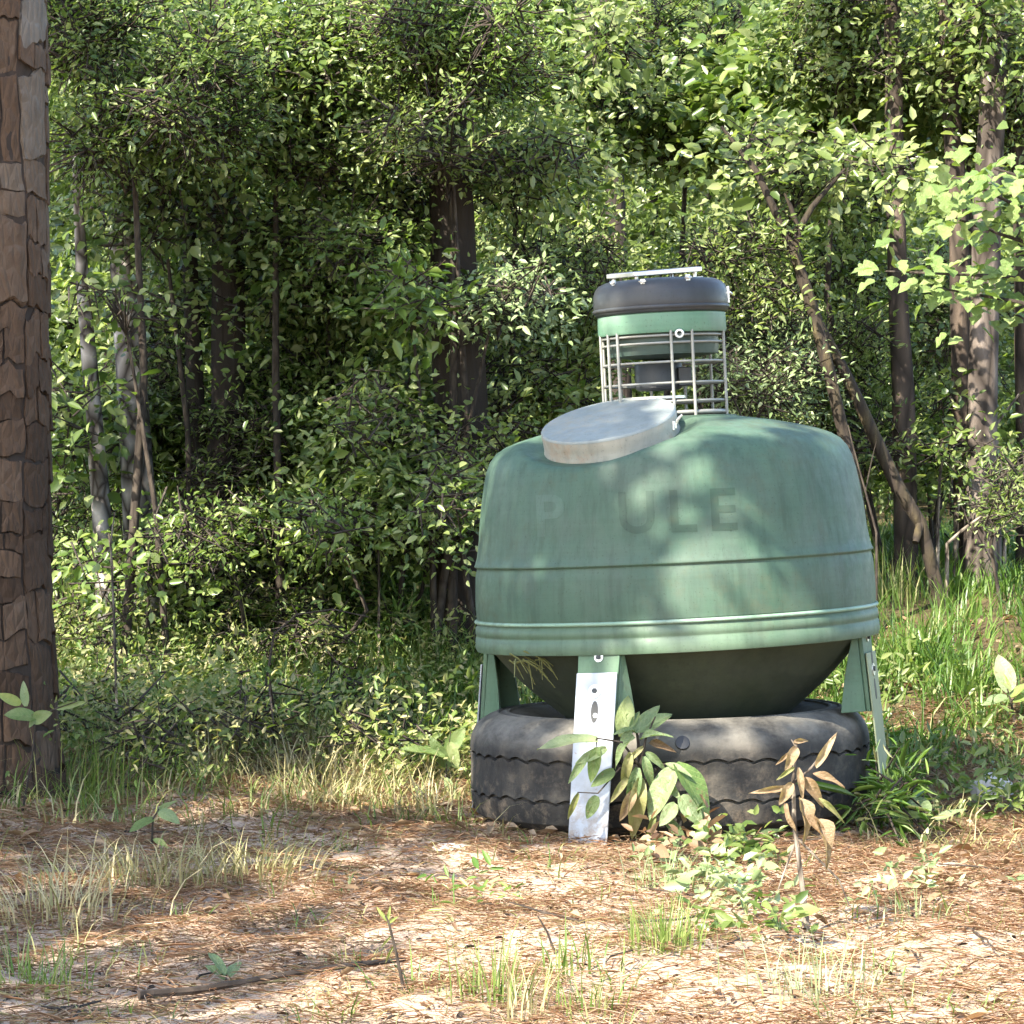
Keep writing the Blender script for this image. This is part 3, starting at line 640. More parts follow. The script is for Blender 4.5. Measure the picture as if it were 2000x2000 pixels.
# ------------------------------------------------------------------ the pine at the left edge, with its bark plates
def front_pine():
    base = at(-10, 1540, .30); base.z = hz(base.x, base.y) - .05
    t = empty('pine_tree', base, 'thick pine trunk with plated reddish bark at the left edge', 'tree')
    H = 9.5
    def rad_at(z): return .170 - .0035 * min(z, 3.3) + .05 * math.exp(-z * 5.0)
    lean = Vector((-.004, 0, 1))
    mb = MB(); zs = list(np.linspace(-.1, 3.5, 26)) + list(np.linspace(3.8, H, 14))
    mb.tube([lean * z for z in zs], [rad_at(max(z, 0)) - .010 if z < 3.5 else max(.05, .14 - .012 * (z - 3.5)) for z in zs], 20, True, .03, 2)
    trunk = mb.build('trunk', M['bark_core'], t, angle=60)
    rr = random.Random(21)
    ncol = 9
    b0 = [2 * math.pi * (k + rr.uniform(-.2, .2)) / ncol for k in range(ncol)]
    def edge(c, z):
        k = c % ncol; return b0[k] + 2 * math.pi * (c // ncol) + .16 * noise.noise(Vector((z * 2.1, k * 7.3, 1))) + .05 * noise.noise(Vector((z * 13, k * 3.1, 5)))
    for c in range(ncol):
        if math.cos(b0[c] + .35) < -.45: continue              # the far side is never seen
        z = -.10 - rr.uniform(0, .2)
        while z < 3.45:
            h = rr.choice([rr.uniform(.05, .10), rr.uniform(.08, .15), rr.uniform(.13, .26)])
            tint = min(1, max(0, (.18 + .06 * z if z < 1.5 else .24 + .15 * z) + rr.uniform(-.24, .26)))
            cuts = [0, 1] if rr.random() < .48 else [0, rr.uniform(.35, .62), 1]
            for f0, f1 in zip(cuts, cuts[1:]):
                top_j, bot_j = rr.uniform(-.02, .02), rr.uniform(-.02, .02); sd = rr.uniform(0, 99); th = rr.uniform(.004, .012); flare = rr.uniform(-.002, .007); sk = rr.uniform(-.05, .05)
                nu, nv = 8, max(7, int(h / .020)); vs_ = []
                for j in range(nv + 1):
                    for i in range(nu + 1):
                        u = (0, .05, .2, .35, .5, .65, .8, .95, 1)[i]; v = 0 if j == 0 else 1 if j == nv else .04 + .92 * (j - 1) / (nv - 2); uu = f0 + (f1 - f0) * u
                        zc = z + h * v + (uu - .5) * sk + .026 * noise.noise(Vector((uu * 4 + c, (z + h * v) * 5, 2))) + (.014 * noise.noise(Vector((uu * 13, sd, j))) if j in (0, nv) else 0)
                        zc += (.003 if j == 0 else -.003 if j == nv else 0)
                        aa = edge(c, zc) * (1 - uu) + edge(c + 1, zc) * uu + (.018 if i == 0 else -.018 if i == nu else 0) + (.02 * noise.noise(Vector((zc * 20, sd, i))) if 0 < i < nu else 0)
                        rim = i in (0, nu) or j in (0, nv)
                        r = rad_at(max(zc, 0)) - .012 + (0 if rim else th * (.9 if (i in (1, nu - 1)) else 1) + flare * (1 - v) + .0045 * noise.noise(Vector((aa * 18, zc * 14, sd))) + .0035 * noise.noise(Vector((aa * 50, zc * 22, sd))))
                        vs_.append((r * math.sin(aa) + lean.x * zc, -r * math.cos(aa), zc))
                fs = [(j * (nu + 1) + i, j * (nu + 1) + i + 1, (j + 1) * (nu + 1) + i + 1, (j + 1) * (nu + 1) + i) for j in range(nv) for i in range(nu)]
                pb = MB(); pb.tint = min(1, max(0, tint + rr.uniform(-.12, .12))); pb.add(vs_, fs)
                pb.build('bark_plate', M['bark_plate'], trunk, angle=40, tint=True)
            z += h
    rg = np.random.default_rng(5)
    lobes = [((base.x - .6 + rg.normal() * 1.0, base.y + rg.normal() * .9, rg.uniform(6.2, 10.0)), (1.0, 1.0, .45)) for k in range(9)]
    add_crown(t, lobes, 50, 9, .16, .16, 'pineleaf', rg, twigs=True, spread=.22)
    return t
front_pine()

# ------------------------------------------------------------------ trunks in the wood behind
def wood_tree(label, pts_px, wpx, mkey, Y, cat='tree', name='tree', top=None, crown=None, group=None, seed=0, base_drop=True, extra=None):
    """pts_px: pixel centreline from the base upwards; the trunk carries on above the frame to its crown"""
    pts = [at(x, y, Y) for x, y in pts_px]
    k = (Y - CAMY) / F
    b = pts[0].copy(); gz = hz(b.x, b.y) - .08
    if base_drop and b.z > gz:
        d = pts[0] - pts[1]; pts.insert(0, Vector((b.x + d.x / max(.2, abs(d.z)) * (b.z - gz) * .6, b.y, gz))); wpx = [wpx[0] * 1.12] + list(wpx)
    base = Vector((pts[0].x, pts[0].y, gz if base_drop else pts[0].z))
    t = empty(name, base, label, cat, group)
    r = [w * k / 2 for w in wpx]
    if top:
        l = pts[-1]; dx = (pts[-1].x - pts[-2].x) / max(.1, pts[-1].z - pts[-2].z)
        pts += [Vector((l.x + dx * (top * .5 - l.z) * .5, l.y, top * .6)), Vector((l.x + dx, l.y + .3, top))]; r += [r[-1] * .85, r[-1] * .4]
    tree_trunk(t, pts, r, mkey, seed=seed)
    for ex_pts, ex_w in (extra or []):
        tree_trunk(t, [at(x, y, Y + dy) for x, y, dy in ex_pts], [w * k / 2 for w in ex_w], mkey, n=9, name='branch', seed=seed + 3)
    if crown:
        rg = np.random.default_rng(100 + seed); nl, sp, cr = crown
        lobes = [((pts[-1].x + rg.normal() * cr * .6, pts[-1].y + rg.normal() * cr * .6, top - rg.uniform(.2, cr * 1.3)), (cr * .45, cr * .45, cr * .3)) for k in range(nl)]
        add_crown(t, lobes, sp, 9, .11, .3, 'oak', rg, spread=.25)
    return t

wood_tree('big dark pine trunk rising behind the open grass, left of the feeder neck', [(905, 900), (898, 720), (884, 420), (868, 160), (862, 0)], [118, 104, 88, 78, 72], 'bark_dark', 2.65, top=9.5, crown=(7, 260, 1.1), seed=1)
wood_tree('wide dark trunk beside a thinner one, in the shade left of centre', [(430, 985), (446, 780), (448, 560), (440, 300), (432, 0)], [72, 70, 66, 58, 50], 'bark_dark', 2.9, top=8.5, crown=(6, 220, 1.0), seed=2)
wood_tree('slim dark trunk close to the left of the wide shaded trunk', [(384, 985), (382, 800), (376, 620), (366, 380), (360, 0)], [40, 37, 32, 28, 24], 'bark_dark', 2.95, top=7.5, crown=(4, 140, .8), seed=3)
wood_tree('pale grey trunk glowing between leaves near the left pine', [(272, 1000), (262, 820), (248, 620), (236, 430), (226, 0)], [66, 60, 56, 52, 46], 'bark_pale', 2.75, top=9.0, crown=(5, 150, .9), seed=4)
wood_tree('thin pale leaning stem just right of the plated pine', [(196, 960), (178, 740), (162, 560), (148, 300)], [36, 32, 26, 14], 'bark_pale', 2.2, seed=5)
wood_tree('straight dark trunk crossing the whole height right of the feeder', [(1768, 930), (1764, 760), (1752, 560), (1746, 300), (1742, 0)], [46, 44, 38, 36, 33], 'bark_red', 3.9, top=9.0, crown=(5, 160, .9), seed=6)
wood_tree('reddish trunk half hidden behind the bright sweetgum leaves', [(1882, 960), (1878, 700), (1872, 420), (1856, 180), (1846, 0)], [40, 40, 38, 36, 32], 'bark_red', 4.0, top=9.0, crown=(4, 120, .9), seed=7)
wood_tree('pinkish grey trunk with a sunlit flank standing in grass at right', [(1918, 1045), (1916, 900), (1918, 720), (1926, 420), (1938, 180), (1944, 0)], [74, 62, 58, 54, 52, 46], 'bark_pink', 3.8, top=9.0, crown=(5, 160, .9), seed=8)
wood_tree('trunk cut by the right edge high above the bright leaves', [(2012, 960), (2006, 600), (1998, 300), (1992, 0)], [52, 50, 46, 44], 'bark_red', 4.1, top=8.5, crown=(4, 120, .9), seed=9)
wood_tree('short leaning dark trunk seen through leaves in front of centre', [(772, 1010), (774, 930), (782, 700), (806, 460), (814, 300)], [56, 52, 36, 30, 22], 'bark_dark', 6.3, seed=10)
wood_tree('dark slender trunk above the feeder cap among the leaves', [(1215, 900), (1205, 500), (1196, 240), (1188, 0)], [46, 42, 38, 34], 'bark_dark', 8.4, top=8.0, crown=(4, 120, .9), seed=11)
wood_tree('yellow barked leaning trunk whose foot rests in grass behind the feeder', [(1798, 1022), (1752, 950), (1702, 840), (1652, 730), (1604, 640), (1560, 520)], [26, 28, 26, 23, 20, 12], 'bark_yellow', 3.2, seed=12,
          extra=[([(1800, 1015, 0), (1788, 1060, -.05)], [20, 14])])
wood_tree('dark curved forked trunk leaning left behind the feeder shoulder', [(1672, 960), (1650, 860), (1622, 740), (1588, 610), (1552, 500), (1516, 420)], [26, 24, 25, 26, 22, 14], 'bark_yellow', 2.9, seed=13,
          extra=[([(1552, 500, 0), (1560, 450, 0), (1586, 405, .05), (1622, 362, .1), (1650, 330, .1)], [17, 14, 12, 9, 5]), ([(1560, 450, 0), (1544, 405, 0), (1532, 378, 0)], [11, 9, 5]), ([(1516, 420, 0), (1480, 340, 0), (1450, 300, .1), (1408, 248, .1)], [16, 13, 12, 6]), ([(1450, 300, .1), (1466, 282, .1)], [11, 7])])
wood_tree('grey slim trunk between the big dark pine and the feeder lid', [(985, 930), (990, 600), (1000, 300), (1006, 0)], [30, 28, 24, 22], 'bark_dark', 9.0, top=7.5, crown=(3, 90, .8), seed=14)
wood_tree('far slim trunk in the gap left of the big dark pine', [(640, 950), (636, 600), (628, 300), (622, 0)], [34, 30, 27, 24], 'bark_dark', 9.5, top=8, crown=(3, 90, .8), seed=15)
wood_tree('far thin trunk seen right of the wire neck cage', [(1460, 900), (1452, 600), (1446, 300), (1440, 0)], [26, 24, 22, 20], 'bark_dark', 9.8, top=8, crown=(3, 90, .8), seed=16)

# ------------------------------------------------------------------ leafy understory trees and bushes
def leafy(label, cx, cy, Y, rx, ry, n, per, mkey, L=.036, W=.46, tint=.5, name='understory_tree', cat='tree', lob=17, stem=True, seed=0, **kw):
    """a leafy crown about (cx,cy) px wide rx, high ry, carried by a thin stem from the ground"""
    rg = np.random.default_rng(1000 + seed); k = (Y - CAMY) / F
    if L == .036: L = .027 if Y < 3.35 else .031
    c = at(cx, cy, Y); base = Vector((c.x + rg.normal() * .12, Y + .1, hz(c.x, Y) - .04))
    t = empty(name, base, label, cat)
    lobes = []
    for i in range(lob):
        ang = rg.uniform(0, 6.283); q = rg.random() ** .5
        lobes.append(((c.x + math.cos(ang) * q * rx * k * .75, Y + rg.normal() * .35, max(base.z + .15, c.z + math.sin(ang) * q * ry * k * .75)), (rx * k * rg.uniform(.18, .36), rg.uniform(.16, .34), ry * k * rg.uniform(.14, .28))))
    if cat in ('tree', 'bush', 'shrub'):                     # kinds differ in leaf size, width and how their sprays hang
        v_ = (seed * 7) % 5; L *= (.85, 1.0, 1.35, .92, 1.15)[v_]; W *= (.85, 1.0, 1.15, .7, 1.05)[v_]; n = int(n / (.8, 1.0, 1.55, .9, 1.2)[v_]); kw.setdefault('spread', (.11, .16, .22, .14, .20)[v_]); kw.setdefault('droop', (.1, .25, .5, .0, .4)[v_])
    add_crown(t, lobes, n, per, L, W, mkey, rg, tint0=tint, **kw)
    if stem:
        top = c + Vector((0, 0, ry * k * .4)); mid = base.lerp(top, .5) + Vector((rg.normal() * .08, 0, 0))
        r0 = .006 + .0055 * (top.z - base.z)
        tree_trunk(t, [base, mid, top], [r0, r0 * .75, r0 * .25], 'twig', n=8, seed=seed)
        mb = MB()
        for (lc, lr) in lobes:
            a = base.lerp(top, min(.97, max(.45, (lc[2] - base.z) / max(.3, top.z - base.z) * .93))); b = Vector(lc); m_ = a.lerp(b, .5) + Vector((0, 0, .05))
            mb.tube([a - base, m_ - base, b - base], [r0 * .26, r0 * .18, r0 * .07], 5, False)
        mb.build('limb', M['twig'], t)
    return t

U = [  # label, cx, cy, Y, rx, ry, sprays, leaves per spray, leaf kind, extras
 ('shaded small leaved tree filling the corner beside the plated pine', 250, 140, 1.85, 270, 230, 560, 12, 'oak', dict(tint=.42)),
 ('dull green tree overhanging the pale trunk at left', 310, 400, 2.6, 240, 110, 170, 12, 'dark', dict(tint=.55)),
 ('tall leafy oak above the shaded twin trunks', 540, 180, 2.5, 230, 230, 520, 12, 'oak', dict(tint=.48)),
 ('dense mid height oak left of the big dark pine', 640, 430, 3.0, 210, 190, 470, 12, 'oak', dict(tint=.48)),
 ('sunlit oak spreading in front of the big dark pine', 880, 60, 2.3, 230, 150, 400, 12, 'bright', dict(tint=.35)),
 ('glossy leaved branch tree hanging low across the big dark pine', 880, 285, 2.3, 170, 60, 90, 12, 'oak', dict(tint=.7)),
 ('bright oak above and left of the feeder cap', 1090, 150, 5.0, 210, 220, 520, 12, 'oak', dict(tint=.68)),
 ('leafy limbs just left of the feeder cap', 1060, 440, 4.6, 150, 130, 260, 12, 'oak', dict(tint=.75)),
 ('low pale cluster of leaves level with the feeder head', 975, 575, 2.3, 115, 55, 80, 12, 'pale', dict(tint=.4)),
 ('fresh green maple sprig against the dark pine trunk', 800, 600, 2.3, 75, 45, 40, 8, 'bright', dict(L=.05, W=.6, tint=.2)),
 ('lush oak directly behind the feeder cap', 1350, 180, 5.8, 200, 230, 520, 12, 'oak', dict(tint=.62)),
 ('sunny maple beyond the forked trunk', 1540, 160, 5.2, 200, 180, 430, 11, 'bright', dict(L=.060, tint=.35)),
 ('leafy tree filling the space between forked and straight trunks', 1590, 470, 6.4, 180, 190, 400, 12, 'oak', dict(tint=.65)),
 ('dark green tree behind the feeder neck', 1400, 520, 6.6, 150, 190, 340, 12, 'dark', dict(tint=.6)),
 ('pale leaved shrub right behind the feeder shoulder', 1500, 720, 3.2, 120, 110, 210, 11, 'pale', dict(tint=.35, name='shrub', cat='shrub')),
 ('yellow green shrub showing left of the wire neck', 1075, 700, 3.6, 95, 120, 170, 10, 'bright', dict(L=.048, tint=.7, name='shrub', cat='shrub')),
 ('tree of small leaves beside the straight right trunk', 1880, 110, 4.4, 210, 190, 420, 12, 'oak', dict(tint=.6)),
 ('dim tree behind the sweetgum leaves at right', 1830, 640, 7.8, 190, 200, 320, 12, 'dark', dict(tint=.5)),
 ('dense dark bush below the oak, right of the twin trunks', 625, 740, 3.3, 125, 150, 400, 12, 'oak', dict(tint=.42, name='bush', cat='bush')),
 ('green bush behind the weeds, left of the feeder tank', 720, 890, 3.2, 190, 110, 380, 11, 'oak', dict(L=.058, tint=.5, name='bush', cat='bush')),
 ('shaded bush around the foot of the pale trunk', 320, 840, 3.6, 150, 120, 240, 10, 'oak', dict(L=.055, tint=.4, name='bush', cat='bush')),
 ('slight leafy tree before the pale trunk, thin enough to show its bark', 235, 590, 1.85, 130, 60, 22, 10, 'oak', dict(tint=.6)),
 ('oak limb of small leaves hanging before the upper dark pine', 1010, 300, 3.0, 130, 120, 150, 12, 'oak', dict(tint=.75)),
 ('leafy oak high above the forked trunk', 1640, 90, 4.2, 150, 130, 260, 12, 'oak', dict(tint=.7)),
 ('mottled shrub between the straight trunk and the feeder', 1620, 720, 4.6, 100, 130, 150, 11, 'oak', dict(tint=.7, name='shrub', cat='shrub')),
 ('leafy shrub rising left of the tank behind the canes', 860, 1010, 2.6, 70, 90, 120, 10, 'oak', dict(tint=.55, name='shrub', cat='shrub')),
 ('leafy screen of twigs between the twin trunks and the dark pine, low down', 600, 600, 3.2, 150, 130, 150, 11, 'oak', dict(tint=.6)),
 ('sunlit shrub of small leaves at the foot of the big dark pine', 745, 800, 2.5, 80, 80, 120, 11, 'oak', dict(tint=.65, name='shrub', cat='shrub')),
 ('airy leafy bush in the gap left of the feeder lid', 985, 760, 3.0, 80, 130, 110, 11, 'oak', dict(tint=.7, name='shrub', cat='shrub')),
 ('oak sprays between the dark pine and the feeder cap', 1100, 560, 3.3, 110, 110, 130, 11, 'oak', dict(tint=.75)),
 ('oak sprays just right of the feeder cap', 1450, 560, 3.5, 100, 140, 150, 11, 'oak', dict(tint=.7)),
 ('oak sprays over the fork of the leaning trunk', 1560, 330, 3.6, 150, 90, 150, 11, 'oak', dict(tint=.75)),
 ('leafy brush between the straight trunk and the pinkish trunk', 1830, 840, 4.3, 80, 110, 90, 10, 'oak', dict(tint=.5, name='shrub', cat='shrub')),
 ('tall mixed leaves at the top right corner', 1950, 200, 4.2, 110, 120, 130, 11, 'oak', dict(tint=.6)),
 ('screen of fine leaves low behind the left weeds, under the twin trunks', 480, 880, 3.0, 160, 90, 170, 10, 'oak', dict(tint=.55, name='bush', cat='bush')),
 ('thin leafy bush between the pale trunk and the twin trunks', 310, 680, 3.3, 60, 110, 80, 10, 'dark', dict(tint=.6, name='bush', cat='bush')),
 ('mid green leafy tangle behind the dark pine, at mid height', 700, 660, 4.0, 190, 140, 260, 11, 'oak', dict(tint=.55)),
 ('leafy tangle between the pale and twin trunks higher up', 340, 560, 3.4, 130, 90, 140, 11, 'oak', dict(tint=.6)),
 ('backlit leaf screen left of the wire cage', 1090, 620, 4.2, 120, 130, 170, 11, 'bright', dict(tint=.55)),
 ('leaf screen between the straight trunk and the forked one, low', 1690, 820, 4.6, 110, 120, 150, 11, 'oak', dict(tint=.6, name='bush', cat='bush')),
 ('loose light bush hiding the feet of the twin trunks', 430, 1030, 2.2, 110, 60, 60, 10, 'bright', dict(tint=.5, name='bush', cat='bush')),
 ('loose light bush hiding the foot of the pale trunk', 290, 1080, 2.0, 100, 60, 56, 10, 'bright', dict(tint=.5, name='bush', cat='bush')),
 ('leafy bush before the foot of the big dark pine', 880, 930, 2.1, 80, 110, 110, 10, 'oak', dict(tint=.65, name='bush', cat='bush')),
 ('sprawling yellow green bush in the middle behind the bank', 640, 1020, 2.2, 120, 65, 80, 10, 'bright', dict(tint=.45, L=.03, name='bush', cat='bush')),
 ('leafy bush at the foot of the pinkish trunk', 1960, 960, 3.2, 60, 90, 50, 10, 'oak', dict(tint=.6, name='bush', cat='bush')),
 ('small bush filling the gap right beside the plated pine', 130, 1000, 2.8, 70, 110, 80, 10, 'oak', dict(tint=.45, name='bush', cat='bush')),
 ('broad leaved sapling beside the left pine trunk', 150, 820, 2.6, 90, 90, 60, 8, 'oak', dict(L=.045, W=.5, tint=.4, name='sapling', cat='sapling')),
]
for i, (lab, cx, cy, Y, rx, ry, n, per, mk, ex) in enumerate(U):
    leafy(lab, cx, cy, Y, rx, ry, int(n * 2.2), per, mk, seed=i, **ex)

# weed thickets on the left bank
B = [  # label, foot (px, py), half width px, height px, sprays, leaves, kind
 ('tall olive weed clump beside the left pine', 200, 1300, 90, 170, 190, 9, 'weed', dict(L=.028, W=.32, tint=.55)),
 ('yellowish bushy weed in the middle of the left bank', 430, 1230, 120, 150, 260, 9, 'weed', dict(L=.027, W=.36, tint=.6)),
 ('large leaved weed topping the left bank', 360, 1120, 110, 120, 110, 8, 'oak', dict(L=.040, W=.5, tint=.75)),
 ('fine leaved yellow weed left of the grass slope', 590, 1290, 110, 120, 200, 9, 'weed', dict(L=.024, W=.34, tint=.5)),
 ('feathery green weed close to the feeder tank', 770, 1270, 90, 130, 150, 9, 'grass', dict(L=.050, W=.14, tint=.45)),
 ('greyish weed with pale leaves low beside the pine', 260, 1400, 100, 120, 120, 8, 'weed', dict(L=.030, W=.38, tint=.75)),
 ('small dark weed in the shadow behind the tyre', 660, 1400, 90, 70, 80, 8, 'oak', dict(L=.030, W=.45, tint=.35)),
 ('low weed with yellow leaves next to the dark shadow', 440, 1360, 100, 90, 130, 8, 'weed', dict(L=.026, W=.4, tint=.7)),
 ('reddish leaved weed at the tyre left flank', 800, 1520, 50, 60, 40, 8, 'oak', dict(L=.035, W=.4, tint=.45)),
 ('green weed on the slope behind the yellowish weed', 600, 1140, 130, 110, 190, 9, 'oak', dict(L=.032, W=.42, tint=.6)),
 ('leafy weed shading the slope left of the tank', 830, 1130, 70, 120, 130, 9, 'oak', dict(L=.032, W=.42, tint=.6)),
 ('pale straggling brush spilling forward beside the pine foot', 190, 1470, 80, 140, 90, 8, 'weed', dict(L=.026, W=.3, tint=.85)),
 ('pale grey green weed leaning over the dry grass', 330, 1480, 90, 130, 100, 8, 'weed', dict(L=.026, W=.3, tint=.8)),
 ('straggly olive weed at the front of the left bank', 520, 1450, 90, 110, 90, 8, 'weed', dict(L=.026, W=.32, tint=.65)),
 ('low pale brush at the sand edge left of the tyre', 700, 1480, 70, 80, 60, 8, 'weed', dict(L=.024, W=.32, tint=.75)),
 ('grassy weed standing at the foot of the feeder right leg', 1735, 1628, 46, 135, 62, 8, 'grass', dict(L=.060, W=.12, tint=.35)),
 ('tall loose yellow weed rising above the middle of the bank', 520, 1180, 100, 190, 150, 9, 'weed', dict(L=.030, W=.36, tint=.55)),
 ('tall loose weed between the pine and the middle of the bank', 300, 1220, 90, 190, 130, 9, 'weed', dict(L=.030, W=.36, tint=.5)),
 ('light tall weed before the left side of the tank', 740, 1160, 80, 150, 110, 9, 'weed', dict(L=.028, W=.36, tint=.55)),
]
for i, (lab, fx, fy, rx, hh, n, per, mk, ex) in enumerate(B):
    g = ground_at(fx, fy)
    leafy(lab, fx, fy - hh * .55, g.y, rx, hh * .55, n, per, mk, seed=60 + i, name='weed_plant', cat='weed', lob=9, spread=.08, **ex)

# far wood: one mass of leaves and stems closing the view
def far_wood():
    rg = np.random.default_rng(77); lobes = []
    for k in range(520):
        Y = rg.uniform(9.5, 20); half = (Y - CAMY) * .19 + 1.2 + (4.5 if k > 330 else 0)
        x = rg.uniform(-half, half); z = hz(x, Y) + rg.uniform(.1, 5.4)
        lobes.append(((x, Y, z), (rg.uniform(.5, .9), rg.uniform(.5, .9), rg.uniform(.35, .7))))
    (v, f, t), _, _ = crown_np(lobes, 20000, 12, .075, .45, rg, tint0=.55, tvar=.25, spread=.24)
    tag(link('far_wood', raw_mesh('far_wood', v, f, t), M['oak']), 'distant mass of woodland leaves closing the view', kind='stuff')
    lobes = []
    for k in range(330):
        Y = rg.uniform(20, 34); half = (Y - CAMY) * .22 + 2 + (9 if k > 190 else 0)
        x = rg.uniform(-half, half); z = hz(x, Y) + rg.uniform(0, 8)
        lobes.append(((x, Y, z), (rg.uniform(1.2, 2.0), 1.0, rg.uniform(.8, 1.4))))
    (v, f, t), _, _ = crown_np(lobes, 15000, 12, .19, .5, rg, tint0=.6, tvar=.25, spread=.45)
    tag(link('farther_wood', raw_mesh('farther_wood', v, f, t), M['oak']), 'farthest hazy wall of woodland leaves', kind='stuff')
    mb = MB()
    for k in range(34):
        Y = rg.uniform(10.5, 24); half = (Y - CAMY) * .17; x = rg.uniform(-half, half); z0 = hz(x, Y) - .1; r = rg.uniform(.03, .10)
        mb.tube([(x, Y, z0), (x + rg.normal() * .1, Y, z0 + 2.2), (x + rg.normal() * .25, Y, z0 + 5.5)], [r, r * .85, r * .6], 8, False)
    tag(mb.build('far_trunks', M['bark_dark']), 'distant thin trunks in the dim wood', kind='stuff')
far_wood()

# oaks added outside the view, boughs set along sun rays to shade the clearing
def overhang(label, base, sprays, seed, L=.09):
    """an added tree outside the view, its boughs set where they shade the clearing: (point it shades, how far up the sun ray the bough is, bough radius)"""
    rg = np.random.default_rng(300 + seed); base = Vector((base[0], base[1], hz(*base) - .1)); t = empty('added_shade_tree', base, label, 'tree')
    lobes = []; n = 0
    for (tx, ty, tz), d, r, k in sprays:
        c = Vector((tx, ty, tz)) + S * d; lobes.append((tuple(c), (r, r, r * .6), k)); n += k
    cen = sum((Vector(l[0]) for l in lobes), Vector()) / len(lobes)
    top = Vector((base.x, base.y, cen.z + .8)); tree_trunk(t, [base, base.lerp(top, .5) + Vector((.1, .1, 0)), top], [.15, .12, .05], 'bark_dark', seed=40 + seed)
    mb = MB(); vv, ff, tt = [], [], []; nb = 0
    for c, r, k in lobes:
        a = base.lerp(top, .72); b = Vector(c); mb.tube([a - base, a.lerp(b, .5) - base + Vector((0, 0, .25)), b - base], [.05, .03, .008], 6, False)
        (v, f, q), _, _ = crown_np([(c, r)], k, 8, L, .5, rg, spread=L * 1.1, shell=.02)
        vv.append(v); ff.append(f + nb); tt.append(q); nb += len(v)
    tag(link('crown', raw_mesh('crown', np.concatenate(vv) - np.array(base), np.concatenate(ff), np.concatenate(tt)), M['oak'], t), kind='stuff')
    mb.build('limb', M['bark_dark'], t)
overhang('unseen oak with boughs placed to dapple the feeder', (-4.4, -4.2), [
    ((.05, -.42, 1.02), 5.6, .26, 34), ((-.02, -.40, .72), 5.4, .26, 26), ((.16, -.50, .86), 5.8, .13, 14), ((.16, -.50, .66), 5.5, .12, 10), ((.77, -.40, 1.02), 4.6, .08, 24), ((.83, -.38, .86), 4.6, .075, 22), ((.88, -.34, .70), 4.6, .06, 10),
    ((.20, -.3, 1.10), 6.0, .18, 20), ((.38, -.2, 1.45), 6.0, .16, 20), ((.75, -.5, .2), 5.6, .22, 20), ((.0, -.5, .2), 5.6, .2, 24), ((-.06, .05, .42), 5.6, .14, 20)], 0)
overhang('unseen tall oak added to shade the left pine and sand', (-6.2, -1.9), [
    ((-1.54, .1, 2.9), 5.4, .2, 36), ((-1.54, .1, 2.3), 5.4, .2, 40), ((-1.54, .1, 1.7), 5.4, .2, 40), ((-1.54, .1, 1.1), 5.4, .2, 40), ((-1.54, .1, .5), 5.4, .2, 36), ((-1.7, .6, .8), 6, .4, 16), ((-1.2, -.4, .1), 6.2, .5, 40), ((-1.15, -1.6, 0), 6, .75, 44), ((-1.1, -2.7, 0), 6.4, .75, 54), ((-1.0, -3.5, 0), 6.2, .7, 50), ((-1.3, -.7, .1), 6.2, .7, 36), ((-.5, -.9, 0), 6.5, .4, 18),
    ((-1.8, 1.2, 2.6), 6, .6, 34)], 1, .15)
overhang('unseen tall oak added to shade the upper left leaves', (-5.6, 1.8), [
    ((-2.0, 2.4, 2.2), 6, .8, 55), ((-1.7, 2.4, 1.3), 6.4, .6, 16), ((-1.9, 2.4, 3.0), 6, .7, 24)], 2, .15)

# ------------------------------------------------------------------ grass and litter in bulk
def blades_np(p, h, lean, az, wd, tint, rg, seg=3):
    """curved grass blades: p base points, h length, lean 0..1.4, az direction of the bend"""
    n = len(p); dirx = np.stack([np.cos(az), np.sin(az), np.zeros(n)], 1); side = np.stack([-np.sin(az + rg.normal(size=n) * .7), np.cos(az), np.zeros(n)], 1); side = unit(side)
    cur = p.copy(); rows = []
    for k in range(seg + 1):
        wk = wd * (1 - (k / seg) ** 1.6) + .0003
        rows.append(cur - side * wk[:, None] / 2); rows.append(cur + side * wk[:, None] / 2)
        a = lean * ((k + .6) / seg) ** 1.1
        step = (h / seg)[:, None] * (np.cos(a)[:, None] * np.array([0, 0, 1.]) + np.sin(a)[:, None] * dirx)
        cur = cur + step
    v = np.stack(rows, 1); m = 2 * (seg + 1); i = np.arange(n)[:, None] * m
    f = np.concatenate([np.concatenate([i + 2 * k, i + 2 * k + 1, i + 2 * k + 3, i + 2 * k + 2], 1) for k in range(seg)], 0)
    return v.reshape(-1, 3), f, np.repeat(tint, m)

def scatter(n, x0, x1, y0, y1, rg, dens=None):
    out = []
    got = 0
    while got < n:
        k = n * 3; x = rg.uniform(x0, x1, k); y = rg.uniform(y0, y1, k)
        keep = rg.random(k) < (dens(x, y) if dens is not None else 1); x, y = x[keep], y[keep]
        out.append(np.stack([x, y], 1)); got += len(x)
        if not len(x): break
    q = np.concatenate(out)[:n]
    return np.concatenate([q, hgt(q[:, 0], q[:, 1])[:, None]], 1)
def blob(x, y, s, seed):
    return .5 + .5 * np.sin(x * s + seed + 1.3 * np.sin(y * s * .8 + seed)) * np.cos(y * s * 1.1 - seed * .7 + np.sin(x * s * .6))
def off_feeder(x, y): return ((x - .46) ** 2 + y ** 2) > .60 ** 2

